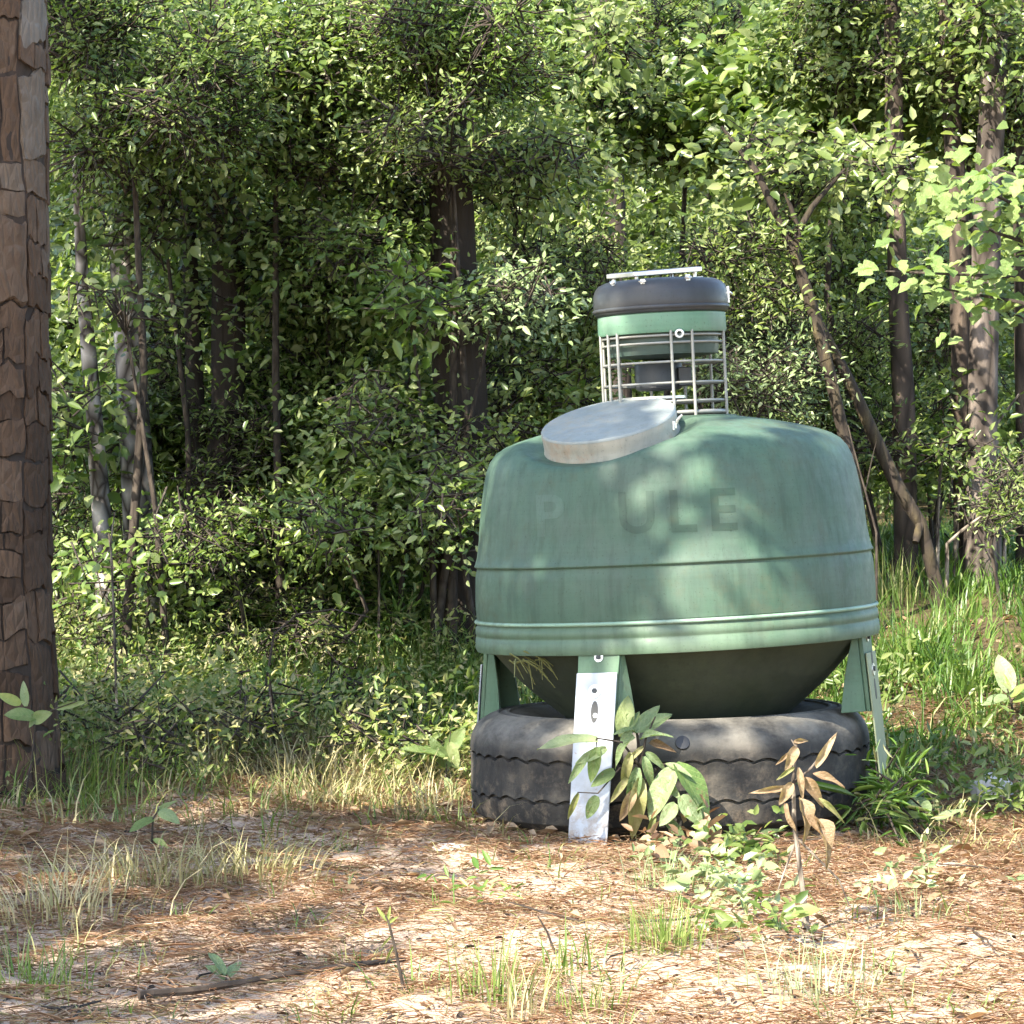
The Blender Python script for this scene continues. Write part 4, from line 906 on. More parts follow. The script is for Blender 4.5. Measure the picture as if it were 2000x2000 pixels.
def half_w(y): return (y - CAMY) * .165 + 1.3
def grass(name, label, n, box, h, lean, wd, mkey, tint, rg, dens, clump=0, seg=3):
    p = scatter(n if not clump else max(1, n // clump), *box, rg, dens)
    az = None
    if clump:
        nc = len(p); p = np.repeat(p, clump, 0); o_ = rg.normal(size=(len(p), 2)) * .05; p[:, :2] += o_; p[:, 2] = hgt(p[:, 0], p[:, 1])
        az = np.arctan2(o_[:, 1], o_[:, 0]) + rg.normal(size=len(p)) * .5; hs = np.repeat(.55 + .75 * rg.random(nc), clump); ts = np.repeat(rg.normal(size=nc) * .2, clump)
    m = len(p); az = rg.uniform(0, 6.283, m) if az is None else az
    hh = h[0] + (h[1] - h[0]) * rg.random(m) ** 1.3
    if clump: hh = hh * hs; tint = tint + ts
    v, f, t = blades_np(p - np.array([0, 0, .008]), hh, lean[0] + (lean[1] - lean[0]) * rg.random(m), az, wd * (.6 + .8 * rg.random(m)), np.clip(tint + rg.normal(size=m) * .24, 0, 1), rg, seg)
    return tag(link(name, raw_mesh(name, v, f, t), M[mkey]), label, kind='stuff')
rg = np.random.default_rng(55)
inview = lambda x, y: np.abs(x) < half_w(y)
# green grass on the right bank and behind the feeder
grass('bank_grass', 'tall green grass on the bank behind and right of the feeder', 26000, (-.3, 5.0, .55, 6.5), (.07, .22), (.7, 2.1), .0062, 'grass', .36, rg,
      lambda x, y: inview(x, y) * off_feeder(x, y) * np.where(x > .9, np.clip((y - .75) * 1.4, 0, 1), np.clip((y - .9) * .8, 0, 1)) * (.25 + blob(x, y, 3.1, 2)), clump=26)
grass('slope_grass', 'long fine grass on the slope left of the feeder', 30000, (-4.2, .2, .8, 5.5), (.12, .34), (.6, 2.0), .0055, 'grass', .62, rg,
      lambda x, y: inview(x, y) * np.clip((y - 1.2), 0, 1) * (.2 + blob(x, y, 2.4, 5)), clump=14)
grass('dry_grass_cover', 'dry straw coloured grass over the left bank', 9000, (-3.6, .35, -1.0, 2.6), (.06, .22), (1.1, 2.4), .0042, 'dry', .45, rg,
      lambda x, y: inview(x, y) * off_feeder(x, y) * np.where(x < -.15, 1, .25) * np.clip((y + .75 + .5 * np.sin(x * 2.2)) * 1.6, 0, 1) * (.06 + blob(x, y, 3.6, 1) ** 2.2), clump=18)
grass('mixed_grass_cover', 'thin olive grass among the left weeds', 5500, (-3.6, .25, -.3, 2.4), (.05, .18), (.9, 2.2), .0045, 'weed', .5, rg,
      lambda x, y: inview(x, y) * off_feeder(x, y) * np.where(x < 0, 1, .3) * (.15 + blob(x, y, 4.2, 4) ** 1.4), clump=10)
grass('sparse_grass', 'sparse short grass sprouting from the sandy ground', 3200, (-2.8, 2.8, -4.2, -.2), (.03, .10), (.6, 2.2), .0034, 'grass', .85, rg,
      lambda x, y: inview(x, y) * off_feeder(x, y) * (blob(x, y, 4.8, 3) ** 3 + .03 + .25 * np.clip((-2.6 - y), 0, 1)), clump=13)
grass('right_weeds', 'thin dry stalks on the ground right of the tyre', 2000, (.95, 3.6, -.9, 1.3), (.05, .14), (.8, 2.1), .0045, 'dry', .4, rg,
      lambda x, y: inview(x, y) * off_feeder(x, y) * (.05 + blob(x, y, 4.4, 8) ** 2), clump=9)

# low tangle of tiny leaved weeds over the left bank
def tangle(name, label, n, box, zr, per, L, W, mkey, tint, dens):
    q = scatter(n, *box, rg, dens); lob = [((a[0], a[1], a[2] + rg.uniform(*zr)), (.07, .07, .06)) for a in q]
    (v, f, t), pos, out = crown_np(lob, n * 3, per, L, W, rg, tint0=tint, tvar=.28, spread=.07, droop=-.2)
    tag(link(name, raw_mesh(name, v, f, t), M[mkey]), label, kind='stuff')
bank = lambda x, y: inview(x, y) * off_feeder(x, y) * np.clip((y - .05 + .35 * np.sin(x * 3)) * 1.5, 0, 1) * (.25 + blob(x, y, 3.3, 7))
tangle('bank_weeds', 'low tangle of olive weeds with tiny leaves on the left bank', 620, (-3.8, .05, .1, 2.6), (.02, .24), 8, .022, .38, 'weed', .72, bank)
tangle('bank_greens', 'green small leaved ground cover on the left bank', 430, (-3.8, .2, .6, 3.6), (.02, .22), 8, .030, .42, 'weed', .5, bank)
tangle('right_greens', 'green ground cover at the right of the tyre', 130, (.95, 4.0, -.1, 2.2), (.0, .12), 7, .034, .35, 'oak', .6, lambda x, y: inview(x, y) * off_feeder(x, y) * (.15 + blob(x, y, 3.7, 2) ** 2))
# pine straw, leaf litter and twigs lying on the ground
def litter(name, label, n, L, W, mkey, tint, rg, dens, box, lift=.012, tilt=.22, fold=.0):
    p = scatter(n, *box, rg, dens); m = len(p); az = rg.uniform(0, 6.283, m)
    p[:, 2] += rg.random(m) * lift + .003
    d = np.stack([np.cos(az), np.sin(az), rg.normal(size=m) * tilt * .6], 1); nn = np.stack([rg.normal(size=m) * tilt, rg.normal(size=m) * tilt, np.ones(m)], 1)
    ll = L * np.exp(rg.normal(size=m) * .3)
    v, f, t = leaves_np(p - d * ll[:, None] * .5, d, nn, ll, np.maximum(ll * W, .0012), np.clip(tint + rg.normal(size=m) * .25, 0, 1), fold)
    return tag(link(name, raw_mesh(name, v, f, t), M[mkey]), label, kind='stuff')
strawmap = lambda x, y: inview(x, y) * (.18 + .9 * np.clip(blob(x, y, 2.1, 6) * 1.5 - .45, 0, 1) + .5 * ((x - .45) ** 2 + y ** 2 < 1.1) + .55 * np.clip((x - .75) * 1.2, 0, 1) * (y > -2.3))
GB = (-3.4, 3.4, -5.5, 1.8)
litter('pine_straw', 'orange pine straw scattered over the clearing floor', 165000, .048, .02, 'needle', .6, rg, lambda x, y: .15 * inview(x, y) + strawmap(x, y) * off_feeder(x, y), GB, .022, .3)
litter('leaf_crumbs', 'broken brown leaf crumbs on the sand', 28000, .017, .45, 'deadleaf', .35, rg, lambda x, y: inview(x, y) * (.35 + strawmap(x, y)), GB, .01, .4, .2)
litter('dark_crumbs', 'dark bits of bark on the sand', 8000, .014, .4, 'bark_core', .2, rg, lambda x, y: inview(x, y) * (.3 + blob(x, y, 6, 2)), GB, .006, .4, .2)
litter('dead_leaves', 'dead brown oak leaves lying on the ground', 4600, .034, .42, 'deadleaf', .55, rg, lambda x, y: inview(x, y) * (.04 + strawmap(x, y)) * np.where((y > -.6) | (x > .9), 1, .12), (-3.6, 3.8, -4, 3), .025, .5, .22)
litter('straw_bits', 'pale bits of dry grass lying on the sand', 38000, .042, .024, 'dry', .6, rg, lambda x, y: inview(x, y) * (.4 + blob(x, y, 3, 9)), GB, .018, .35)

def twig_litter():
    q = scatter(280, -3.2, 3.2, -4.2, 1.2, rg, lambda x, y: inview(x, y) * off_feeder(x, y) * (.2 + strawmap(x, y))); mb = MB()
    for x, y, z in q:
        a = rg.uniform(0, 6.28); L_ = rg.uniform(.04, .20); r = rg.uniform(.0012, .0034); d = Vector((math.cos(a), math.sin(a), rg.normal() * .12)); o_ = Vector((-d.y, d.x, 0)) * L_ * rg.normal() * .12
        p0 = Vector((x, y, z + .012)); mb.tube([p0, p0 + d * L_ * .5 + o_, p0 + d * L_], [r, r * .85, r * .5], 5)
    tag(mb.build('twig_litter', M['twig']), 'small broken twigs lying among the pine straw', kind='stuff')
twig_litter()

# ------------------------------------------------------------------ single grass tufts one can pick out
def tuft(label, px, py, h, n, spread, lean, wd, mkey, tint, seed, name='grass_tuft', cat='grass tuft', group='single grass tufts in the clearing'):
    rg = np.random.default_rng(500 + seed); b = ground_at(px, py); t = empty(name, b, label, cat, group)
    p = rg.normal(size=(n, 3)) * spread * 1.25; p[:, 2] = hgt(p[:, 0] + b.x, p[:, 1] + b.y) - b.z - .006
    az = np.arctan2(p[:, 1], p[:, 0]) + rg.normal(size=n) * .6
    v, f, tt = blades_np(p, h * (.45 + .6 * rg.random(n)), lean[0] + (lean[1] - lean[0]) * rg.random(n), az, wd * .62 * (.5 + .8 * rg.random(n)), np.clip(tint + rg.normal(size=n) * .25, 0, 1), rg, 4)
    o = link('blades', raw_mesh('blades', v, f, tt), M[mkey], t); tag(o, kind='stuff')
    return t
T = [
 ('arching dry grass tuft on the sand left of the stick', 300, 1735, .20, 150, .075, (1.0, 2.3), .0060, 'dry', .45),
 ('drooping straw tuft with dark base, near the feeder side of the left tufts', 480, 1720, .18, 140, .07, (1.0, 2.3), .0055, 'dry', .40),
 ('spidery pale grass clump at the lower left corner', 120, 1800, .22, 120, .08, (.9, 2.2), .0058, 'dry', .6),
 ('thin green grass clump just above the lower left corner', 60, 1940, .14, 70, .06, (.4, 1.3), .005, 'grass', .7),
 ('yellow green grass tuft on the bright sand in front of the withered plant', 1300, 1850, .125, 130, .030, (.2, 1.6), .0055, 'bright', .7),
 ('pale green wispy tuft above the yellow green tuft', 1295, 1740, .13, 60, .03, (.2, 1.6), .0045, 'pale', .6),
 ('long green grass tuft at the bottom edge left of centre', 965, 1960, .16, 55, .035, (.2, 1.1), .0060, 'bright', .6),
 ('small green grass sprout at the bottom edge below the metal leg', 1120, 1900, .12, 24, .03, (.2, 1.6), .0075, 'bright', .45),
 ('bunch of green blades at the bottom edge right of the leg', 1140, 1985, .10, 40, .04, (.2, 1.0), .0065, 'grass', .85),
 ('tall pale dry tuft at the bottom edge left of the yellow tuft', 1010, 2000, .17, 30, .03, (.2, 1.6), .0050, 'dry', .7),
 ('pale blue green wispy grass right of the bottom middle', 1600, 1960, .15, 60, .06, (.2, 1.6), .0048, 'pale', .75),
 ('small bright grass sprout at the foot of the tyre right side', 1660, 1560, .10, 40, .04, (.3, 1.2), .006, 'grass', .5),
 ('dried upright grass fan in front of the dark shadow at left', 570, 1395, .18, 30, .03, (.2, 1.6), .005, 'dry', .8),
 ('green tuft on the bank near the feeder right leg', 1780, 1290, .30, 120, .07, (.3, 1.3), .0080, 'grass', .55),
 ('sunny spiky tuft on the right bank under the yellow trunk', 1740, 1180, .28, 90, .05, (.2, 1.6), .0075, 'grass', .9),
 ('bright sedge tuft at the left flank of the tank', 888, 1270, .30, 110, .06, (.3, 1.4), .0080, 'bright', .35),
 ('broad dry fan of straw where the grass meets the sand', 620, 1560, .20, 190, .11, (.9, 1.6), .0052, 'dry', .5),
 ('olive grass tuft at the foot of the left pine', 120, 1560, .28, 120, .09, (.2, 1.6), .0062, 'weed', .55),
 ('wispy grass in deep shade right of the pine foot', 250, 1540, .24, 110, .09, (.2, 1.1), .0058, 'grass', .3),
 ('low bright sprout with small leaves on the right sand', 1790, 1800, .09, 34, .03, (.3, 1.2), .0065, 'pale', .6),
 ('tiny green tuft left of the thin brown stalk', 690, 1890, .06, 30, .03, (.3, 1.3), .0045, 'grass', .8),
]
for i, a in enumerate(T): tuft(*a, seed=i)

# ------------------------------------------------------------------ plants with leaves one can tell apart
def leaf_shape(name, wr, fold, curl, wavy_=0, lobes=0):
    """unit leaf along +Y, face +Z, 1 long: a curved, folded blade"""
    vs_, fs = [], []; nv, hu = 9, 2
    for j in range(nv + 1):
        v = j / nv
        ww = wr * .5 * (math.sin(math.pi * min(1, v * .96 + .04) ** .8) ** .75)
        if lobes: ww *= .55 + .6 * abs(math.sin(v * math.pi * lobes)) 
        for i in range(-hu, hu + 1):
            u = i / hu; x = ww * u
            z = fold * abs(x) - curl * v * v + wavy_ * math.sin(v * 9 + u * 2) * abs(u)
            vs_.append((x, v, z))
    c = 2 * hu + 1
    for j in range(nv):
        for i in range(2 * hu): fs.append((j * c + i, j * c + i + 1, (j + 1) * c + i + 1, (j + 1) * c + i))
    me = bpy.data.meshes.new(name); me.from_pydata(vs_, [], fs); me.polygons.foreach_set('use_smooth', np.ones(len(me.polygons), bool)); me.update()
    return me
def leaf_var(mkey, wr, fold, curl, tint, wavy_=0, lobes=0):
    me = leaf_shape('leaf', wr, fold, curl, wavy_, lobes); a = me.attributes.new('tint', 'FLOAT', 'POINT'); a.data.foreach_set('value', np.clip(tint + np.array([v.co.y * .1 - .05 for v in me.vertices]), 0, 1).astype(np.float32))
    me.materials.append(M['vein_' + mkey]); return me
LV = {
 'long': leaf_var('pale', .34, .35, .18, .55, .02), 'round': leaf_var('gum', .72, .25, .22, .10, .015), 'oval': leaf_var('pale', .52, .3, .15, .45, .02),
 'green': leaf_var('oak', .55, .3, .12, .75, .02), 'wilt': leaf_var('pale', .36, .9, .55, .25, .05), 'wilt2': leaf_var('weed', .34, .9, .6, .72, .06),
 'dead': leaf_var('deadleaf', .38, .7, .35, .75, .06), 'deadcurl': leaf_var('deadleaf', .55, .9, .55, .6, .08), 'white': leaf_var('pale', .55, .2, .1, 1.0, .02),
 'yellow': leaf_var('bright', .5, .3, .15, .75, .02), 'star': leaf_var('gum', .85, .2, .15, .45, .03, 2.4), 'star2': leaf_var('gum', .75, .3, .25, .8, .03, 2.4), 'darkgreen': leaf_var('dark', .5, .3, .15, .8, .02),
}
def set_leaf(plant, kind, a, b, face, wscale=1.0):
    """one leaf from world point a to b, its upper face turned towards 'face'"""
    y = (b - a); L = y.length; y = y.normalized(); z = (face - y * face.dot(y)).normalized(); x = y.cross(z)
    o = link('leaf', LV[kind], None, plant)
    o.matrix_local = Matrix.Translation(a - plant.location) @ Matrix((x * L * wscale, y * L, z * L)).transposed().to_4x4()
    return o
UPF = Vector((-.15, -.55, .8))
def px_plant(name, label, cat, base_px, stems, leaves, Y, stem_mat='twig', r=.006, group=None):
    """stems: pixel polylines with a Y offset; leaves: (kind, x0,y0, x1,y1, dY0, dY1, face)"""
    b = ground_at(*base_px) if Y is None else at(base_px[0], base_px[1], Y); Y = b.y
    b.z = hz(b.x, b.y)
    p = empty(name, b, label, cat, group)
    for pts, w0 in stems:
        q = [at(x, y, Y + (dy if len(c_) else 0)) - b for (x, y, *c_) in pts for dy in [c_[0] if c_ else 0]]
        mb = MB(); mb.tube(q, list(np.linspace(w0, w0 * .45, len(q))), 7); mb.build('stem', M[stem_mat], p)
    for lf in leaves:
        kind, x0, y0, x1, y1 = lf[:5]; d0, d1 = (lf[5:7] if len(lf) >= 7 else (0, 0)); face = Vector(lf[7]) if len(lf) > 7 else UPF
        ws = lf[8] if len(lf) > 8 else 1.0
        set_leaf(p, kind, at(x0, y0, Y + d0), at(x1, y1, Y + d1), face, ws * .84)
    return p
FR = (0, -1, .25)
px_plant('leafy_plant', 'half wilted broad leaved plant growing in front of the metal leg', 'plant', (1288, 1655), [
    ([(1288, 1655), (1262, 1570, .0), (1252, 1500, .0), (1244, 1430, .02)], .0075), ([(1252, 1500), (1215, 1450, -.02), (1165, 1442, -.04)], .004), ([(1256, 1530), (1290, 1495, 0), (1320, 1490, .0)], .005),
    ([(1250, 1500), (1262, 1440), (1280, 1400)], .004), ([(1252, 1510), (1212, 1500, -.02), (1168, 1550, -.05), (1128, 1548, -.06)], .003), ([(1165, 1444, -.04), (1166, 1462, -.05)], .0025), ([(1262, 1570), (1310, 1590), (1340, 1600), (1420, 1650)], .004)], [
    ('long', 1168, 1446, 1052, 1446, -.04, -.08, (0, -.5, .9), 1.1), ('green', 1215, 1440, 1228, 1355, .0, .04, FR, .9), ('green', 1222, 1400, 1262, 1408, .02, .05, FR, 1.0),
    ('oval', 1246, 1430, 1312, 1388, .0, .03, (0, -.7, .7)), ('oval', 1240, 1432, 1290, 1372, .0, .05, (0, -.8, .5), .7), ('wilt', 1244, 1432, 1206, 1418, 0, -.03), ('wilt', 1240, 1440, 1190, 1480, -.02, -.04), ('wilt', 1252, 1445, 1296, 1420, -.02, -.05),
    ('oval', 1214, 1452, 1236, 1420, -.02, -.02, FR), ('wilt2', 1232, 1470, 1215, 1540, -.03, -.04, FR), ('wilt', 1246, 1500, 1228, 1590, -.03, -.05, FR), ('wilt2', 1252, 1520, 1236, 1640, -.03, -.05, FR), ('wilt', 1258, 1478, 1276, 1540, -.03, -.05, FR), ('wilt2', 1226, 1520, 1196, 1560, -.02, -.05, FR),
    ('green', 1166, 1460, 1154, 1530, -.05, -.06, FR, .8), ('oval', 1185, 1462, 1125, 1490, -.04, -.07, FR, .7), ('darkgreen', 1200, 1505, 1156, 1535, -.03, -.06, FR, 1.0), ('darkgreen', 1166, 1555, 1146, 1600, -.05, -.06, FR, 1.2), ('oval', 1150, 1470, 1110, 1530, -.05, -.07, FR, .55), ('wilt2', 1130, 1550, 1108, 1600, -.06, -.07, FR, .8),
    ('round', 1318, 1492, 1400, 1592, -.02, -.06, (.45, -.55, .7), .85), ('wilt', 1262, 1470, 1300, 1500, -.02, -.04, FR), ('wilt2', 1256, 1460, 1222, 1490, -.02, -.05, FR, .8), ('deadcurl', 1240, 1545, 1212, 1600, -.03, -.05, FR, .8), ('deadcurl', 1270, 1450, 1312, 1462, 0, -.03, FR, .7), ('wilt', 1230, 1425, 1252, 1382, 0, .02, FR, .8), ('oval', 1290, 1520, 1330, 1560, -.03, -.06, FR, .8), ('darkgreen', 1300, 1600, 1340, 1640, -.04, -.06, FR, .9), ('wilt2', 1280, 1590, 1262, 1650, -.03, -.05, FR, .7), ('oval', 1318, 1500, 1262, 1600, -.03, -.05, (-.2, -.7, .6), 1.0), ('oval', 1330, 1555, 1372, 1612, -.05, -.08, FR, 1.2), ('oval', 1320, 1570, 1290, 1612, -.05, -.08, FR, 1.2), ('long', 1300, 1492, 1352, 1510, -.02, -.05, (0, -.6, .8)),
    ('oval', 1362, 1612, 1412, 1650, -.05, -.08, (0, -.6, .8), 1.2), ('oval', 1400, 1652, 1460, 1660, -.05, -.1, (0, -.6, .8), 1.3), ('oval', 1412, 1655, 1440, 1690, -.05, -.1, (0, -.6, .8), 1.1), ('oval', 1375, 1605, 1395, 1640, -.05, -.08, FR, 1.2)], None)
px_plant('leafy_plant', 'grey green leaf shoot at the base of the tyre front', 'plant', (1470, 1640), [([(1470, 1640), (1450, 1615), (1442, 1606)], .004)], [('long', 1440, 1612, 1520, 1582, 0, .02, (0, -.5, .85), 1.1), ('darkgreen', 1470, 1640, 1530, 1615, 0, 0, (0, -.6, .8), .7), ('long', 1450, 1640, 1510, 1650, 0, -.03, (0, -.6, .8), .7)], None)
px_plant('withered_plant', 'tall withered plant with curled tan leaves before the tyre', 'plant', (1578, 1825), [
    ([(1578, 1825), (1566, 1720), (1552, 1610), (1550, 1520), (1556, 1450)], .0065), ([(1556, 1460), (1546, 1445)], .003), ([(1550, 1530), (1585, 1500), (1600, 1480)], .0035), ([(1552, 1650), (1520, 1740)], .003), ([(1560, 1640), (1640, 1720), (1660, 1770)], .003), ([(1553, 1560), (1500, 1545)], .003)], [
    ('dead', 1594, 1498, 1632, 1436, 0, -.02, FR, .7), ('dead', 1588, 1512, 1650, 1528, -.01, -.03, (0, -.8, .5), .75), ('deadcurl', 1556, 1460, 1538, 1500, -.01, -.03, FR), ('deadcurl', 1550, 1450, 1580, 1445, 0, 0, FR, .7), ('dead', 1550, 1540, 1474, 1545, 0, -.03, FR, .5), ('deadcurl', 1548, 1530, 1524, 1570, -.02, -.03, FR),
    ('deadcurl', 1560, 1560, 1592, 1630, -.02, -.05, (.5, -.8, .2), .8), ('dead', 1536, 1570, 1548, 1625, -.02, -.04, (-.5, -.8, .2), .7), ('deadcurl', 1590, 1600, 1640, 1670, -.02, -.06, (.4, -.6, .7), .8), ('dead', 1545, 1470, 1520, 1490, 0, -.02, FR, .7), ('wilt2', 1600, 1560, 1650, 1600, -.02, -.04, FR, .6), ('dead', 1575, 1590, 1622, 1640, -.02, -.05, FR, .8), ('dead', 1560, 1500, 1570, 1560, -.02, -.04, FR, .7), ('deadcurl', 1570, 1520, 1610, 1570, -.01, -.03, FR, .8), ('wilt2', 1552, 1500, 1520, 1520, -.02, -.03, FR, .8)], None, 'deadwood')
px_plant('seedling', 'seedling with one pale and one yellow broad leaf right of the tyre', 'seedling', (1798, 1648), [([(1798, 1648), (1796, 1610), (1792, 1590)], .004)], [('oval', 1790, 1600, 1792, 1545, -.02, .05, (0, -.9, .35), 1.9), ('yellow', 1800, 1592, 1752, 1598, -.03, -.05, (.0, -.45, .85), 1.3), ('yellow', 1798, 1592, 1820, 1590, -.03, -.05, (0, -.45, .85), 1.4), ('long', 1826, 1606, 1886, 1572, 0, .02, (0, -.5, .85), .9)], None)
px_plant('leafy_plant', 'tall plant with a big white leaf at the right edge', 'plant', (1985, 1420), [([(1985, 1420), (1975, 1370), (1968, 1345)], .005), ([(1975, 1370), (2010, 1350)], .004)], [('white', 1972, 1352, 1952, 1276, 0, .03, (.1, -.95, .3), 1.15), ('yellow', 1972, 1350, 1940, 1300, 0, .03, (-.2, -.9, .4), .8), ('oval', 1968, 1362, 1920, 1372, -.02, -.05, (0, -.5, .85), 1.2), ('yellow', 1975, 1362, 2010, 1330, -.02, -.03, (0, -.6, .8), .9), ('yellow', 1980, 1372, 2030, 1350, -.02, -.03, (0, -.6, .8), .9)], None)
px_plant('leafy_plant', 'broad leaved sprig in front of the left pine trunk', 'plant', (40, 1600), [([(40, 1600), (62, 1480), (70, 1400)], .004), ([(70, 1400), (120, 1380), (150, 1370)], .003)], [('green', 70, 1402, 8, 1392, -.02, -.05, (0, -.7, .7), 1.2), ('green', 62, 1408, 98, 1392, -.02, -.05, FR, 1.2), ('oval', 50, 1380, 44, 1330, 0, 0, FR, .8), ('yellow', 40, 1375, -5, 1355, 0, -.02, FR), ('green', 110, 1385, 168, 1370, 0, 0, FR, .5), ('oval', 70, 1400, 56, 1420, -.02, -.04, FR)], -.15)
px_plant('leafy_plant', 'glossy green weed against the left side of the tyre', 'plant', (868, 1560), [([(868, 1560), (872, 1490), (880, 1430)], .004)], [('green', 872, 1470, 908, 1420, 0, 0, FR, 1.1), ('green', 872, 1480, 800, 1460, 0, -.03, (0, -.5, .85), .8), ('darkgreen', 876, 1500, 840, 1440, 0, -.02, FR, .9), ('green', 878, 1450, 895, 1500, -.02, -.04, FR, .9), ('oval', 870, 1520, 890, 1560, -.02, -.05, FR, .8), ('green', 868, 1480, 780, 1455, -.03, -.06, (0, -.5, .85), .5)], None)
px_plant('seedling', 'two leaved seedling at the edge of the left grass', 'seedling', (295, 1660), [([(295, 1660), (298, 1600), (310, 1580)], .0035)], [('green', 300, 1600, 250, 1622, 0, -.03, (0, -.6, .8), .9), ('oval', 310, 1585, 350, 1605, -.02, -.05, (0, -.7, .7), 1.2), ('green', 305, 1590, 345, 1560, 0, .03, (0, -.6, .8), .6), ('green', 298, 1640, 330, 1655, -.01, -.02, (0, -.5, .85), 1.0)], None)
px_plant('stalk', 'thin brown leaning stalk with yellowing tips on the sand', 'stalk', (790, 1945), [([(790, 1945), (775, 1870), (758, 1800), (752, 1790)], .0035)], [('yellow', 755, 1800, 735, 1772, 0, 0, FR, .5), ('yellow', 756, 1806, 778, 1790, 0, 0, FR, .5), ('wilt2', 764, 1830, 744, 1850, 0, -.01, FR, .6), ('wilt2', 768, 1850, 752, 1880, 0, -.01, FR, .5), ('yellow', 757, 1800, 762, 1770, 0, 0, FR, .5)], None)
px_plant('stalk', 'dead brown twig standing up beside the bottom middle tuft', 'stalk', (1085, 1865), [([(1085, 1865), (1068, 1820), (1050, 1790)], .003)], [('dead', 1060, 1808, 1046, 1796, 0, 0, FR, .6)], None)
px_plant('leafy_plant', 'single pale leaf sprout low at the far right', 'plant', (1990, 1730), [([(1990, 1730), (1985, 1715)], .003)], [('oval', 1985, 1722, 1955, 1712, 0, 0, (0, -.5, .85), 1.0), ('oval', 1985, 1722, 2015, 1706, 0, 0, (0, -.5, .85), 1.0)], None)
px_plant('leafy_plant', 'pair of broad pale leaves on the sand above the stick', 'plant', (440, 1920), [([(440, 1920), (442, 1905)], .003)], [('oval', 440, 1915, 400, 1880, 0, .03, (0, -.5, .85), .8), ('oval', 445, 1912, 470, 1872, 0, .05, (0, -.5, .85), .8), ('long', 440, 1905, 405, 1850, 0, .06, (0, -.5, .85), .8), ('dead', 445, 1918, 490, 1905, 0, -.02, (0, -.4, .9), .6)], None)

# low trailing weed in front of the withered plant
lw = ground_at(1420, 1790)
def low_weed(label, pxs, n, per, mkey, L, tint, seed, W=.5):
    rg = np.random.default_rng(700 + seed); g = [ground_at(*q) for q in pxs]; b = g[0]
    t = empty('low_weed', b, label, 'weed'); lobes = [((q.x, q.y, q.z + .035), (.085, .10, .045)) for q in g]
    add_crown(t, lobes, n, per, L, W, mkey, rg, twigs=False, spread=.05, droop=.0, tint0=tint, flat=1.2)
low_weed('creeping pale leaved weed on the sand before the withered plant', [(1400, 1780), (1360, 1745), (1440, 1740), (1475, 1790), (1340, 1700)], 46, 7, 'pale', .032, .6, 1)
low_weed('dark leaved creeping patch beside the pale creeper', [(1490, 1835), (1440, 1830)], 16, 7, 'oak', .030, .5, 2)
low_weed('small spreading weed with white leaves on the right sand', [(1775, 1770), (1800, 1745)], 14, 6, 'pale', .026, .7, 3)
low_weed('tiny weed rosette near the middle of the sand', [(905, 1790), (915, 1770)], 9, 6, 'grass', .030, .7, 4, .25)
low_weed('scrubby weed at the foot of the feeder right leg', [(1700, 1500), (1680, 1530), (1730, 1470)], 40, 7, 'grass', .045, .4, 5, .25)
low_weed('blue green weed hiding the foot of the right leg', [(1700, 1560), (1725, 1530), (1740, 1570), (1760, 1600), (1690, 1590), (1720, 1600)], 70, 7, 'dark', .040, .7, 7, .3)
low_weed('green clover like weed before the right half of the tyre', [(1460, 1690), (1420, 1680), (1510, 1680)], 30, 6, 'oak', .030, .6, 8)
low_weed('scruffy weed on the litter between tyre and pale log', [(1750, 1500), (1770, 1530), (1730, 1480)], 40, 7, 'weed', .030, .5, 9, .3)
low_weed('leaf litter sprout under the leafy plant beside the leg', [(1300, 1690), (1340, 1670)], 12, 6, 'deadleaf', .04, .6, 6)

# sweetgum branch reaching in from the right, its leaves one by one
def sweetgum():
    rr = random.Random(9); Y = -.4
    base = Vector((2.15, Y + .5, hz(2.15, Y + .5) - .05))
    p = empty('sweetgum_sapling', base, 'sweetgum sapling reaching in from the right with bright star leaves', 'sapling')
    top = at(2110, 300, Y + .4)
    tree_trunk(p, [base, Vector((2.12, Y + .45, 1.0)), top + Vector((0, 0, .9))], [.028, .022, .010], 'bark_dark', n=9, seed=77)
    arms = [([(2090, 560), (1960, 540), (1840, 535), (1730, 530)], 20), ([(2090, 440), (1980, 400), (1880, 350), (1840, 345)], 20), ([(2090, 500), (1990, 470), (1900, 440), (1850, 420)], 15), ([(2080, 620), (1990, 590), (1900, 575), (1820, 560)], 18), ([(2090, 380), (2010, 350), (1940, 330)], 12)]
    for pts, nl in arms:
        q = [at(x, y, Y + rr.uniform(-.1, .2)) for x, y in pts]
        mb = MB(); mb.tube([v - base for v in q], [.007, .005, .0035, .002][:len(q)] if len(q) == 4 else [.007, .005, .003], 6); mb.build('branch', M['twig'], p)
        for k in range(int(nl * 3.35)):
            t = rr.random() ** .8 * (len(q) - 1.001); i = int(t); a = q[i].lerp(q[i + 1], t - i) + Vector((rr.gauss(0, .045), rr.gauss(0, .10), rr.gauss(0, .038)))
            d = Vector((rr.gauss(-.5, .6), rr.gauss(-.35, .6), rr.gauss(-.35, .35))).normalized() * rr.uniform(.034, .066)
            set_leaf(p, rr.choice(['star', 'star', 'star2']), a, a + d, Vector((rr.gauss(-.1, .35), rr.gauss(-.35, .35), 1)), rr.uniform(.85, 1.15))
sweetgum()

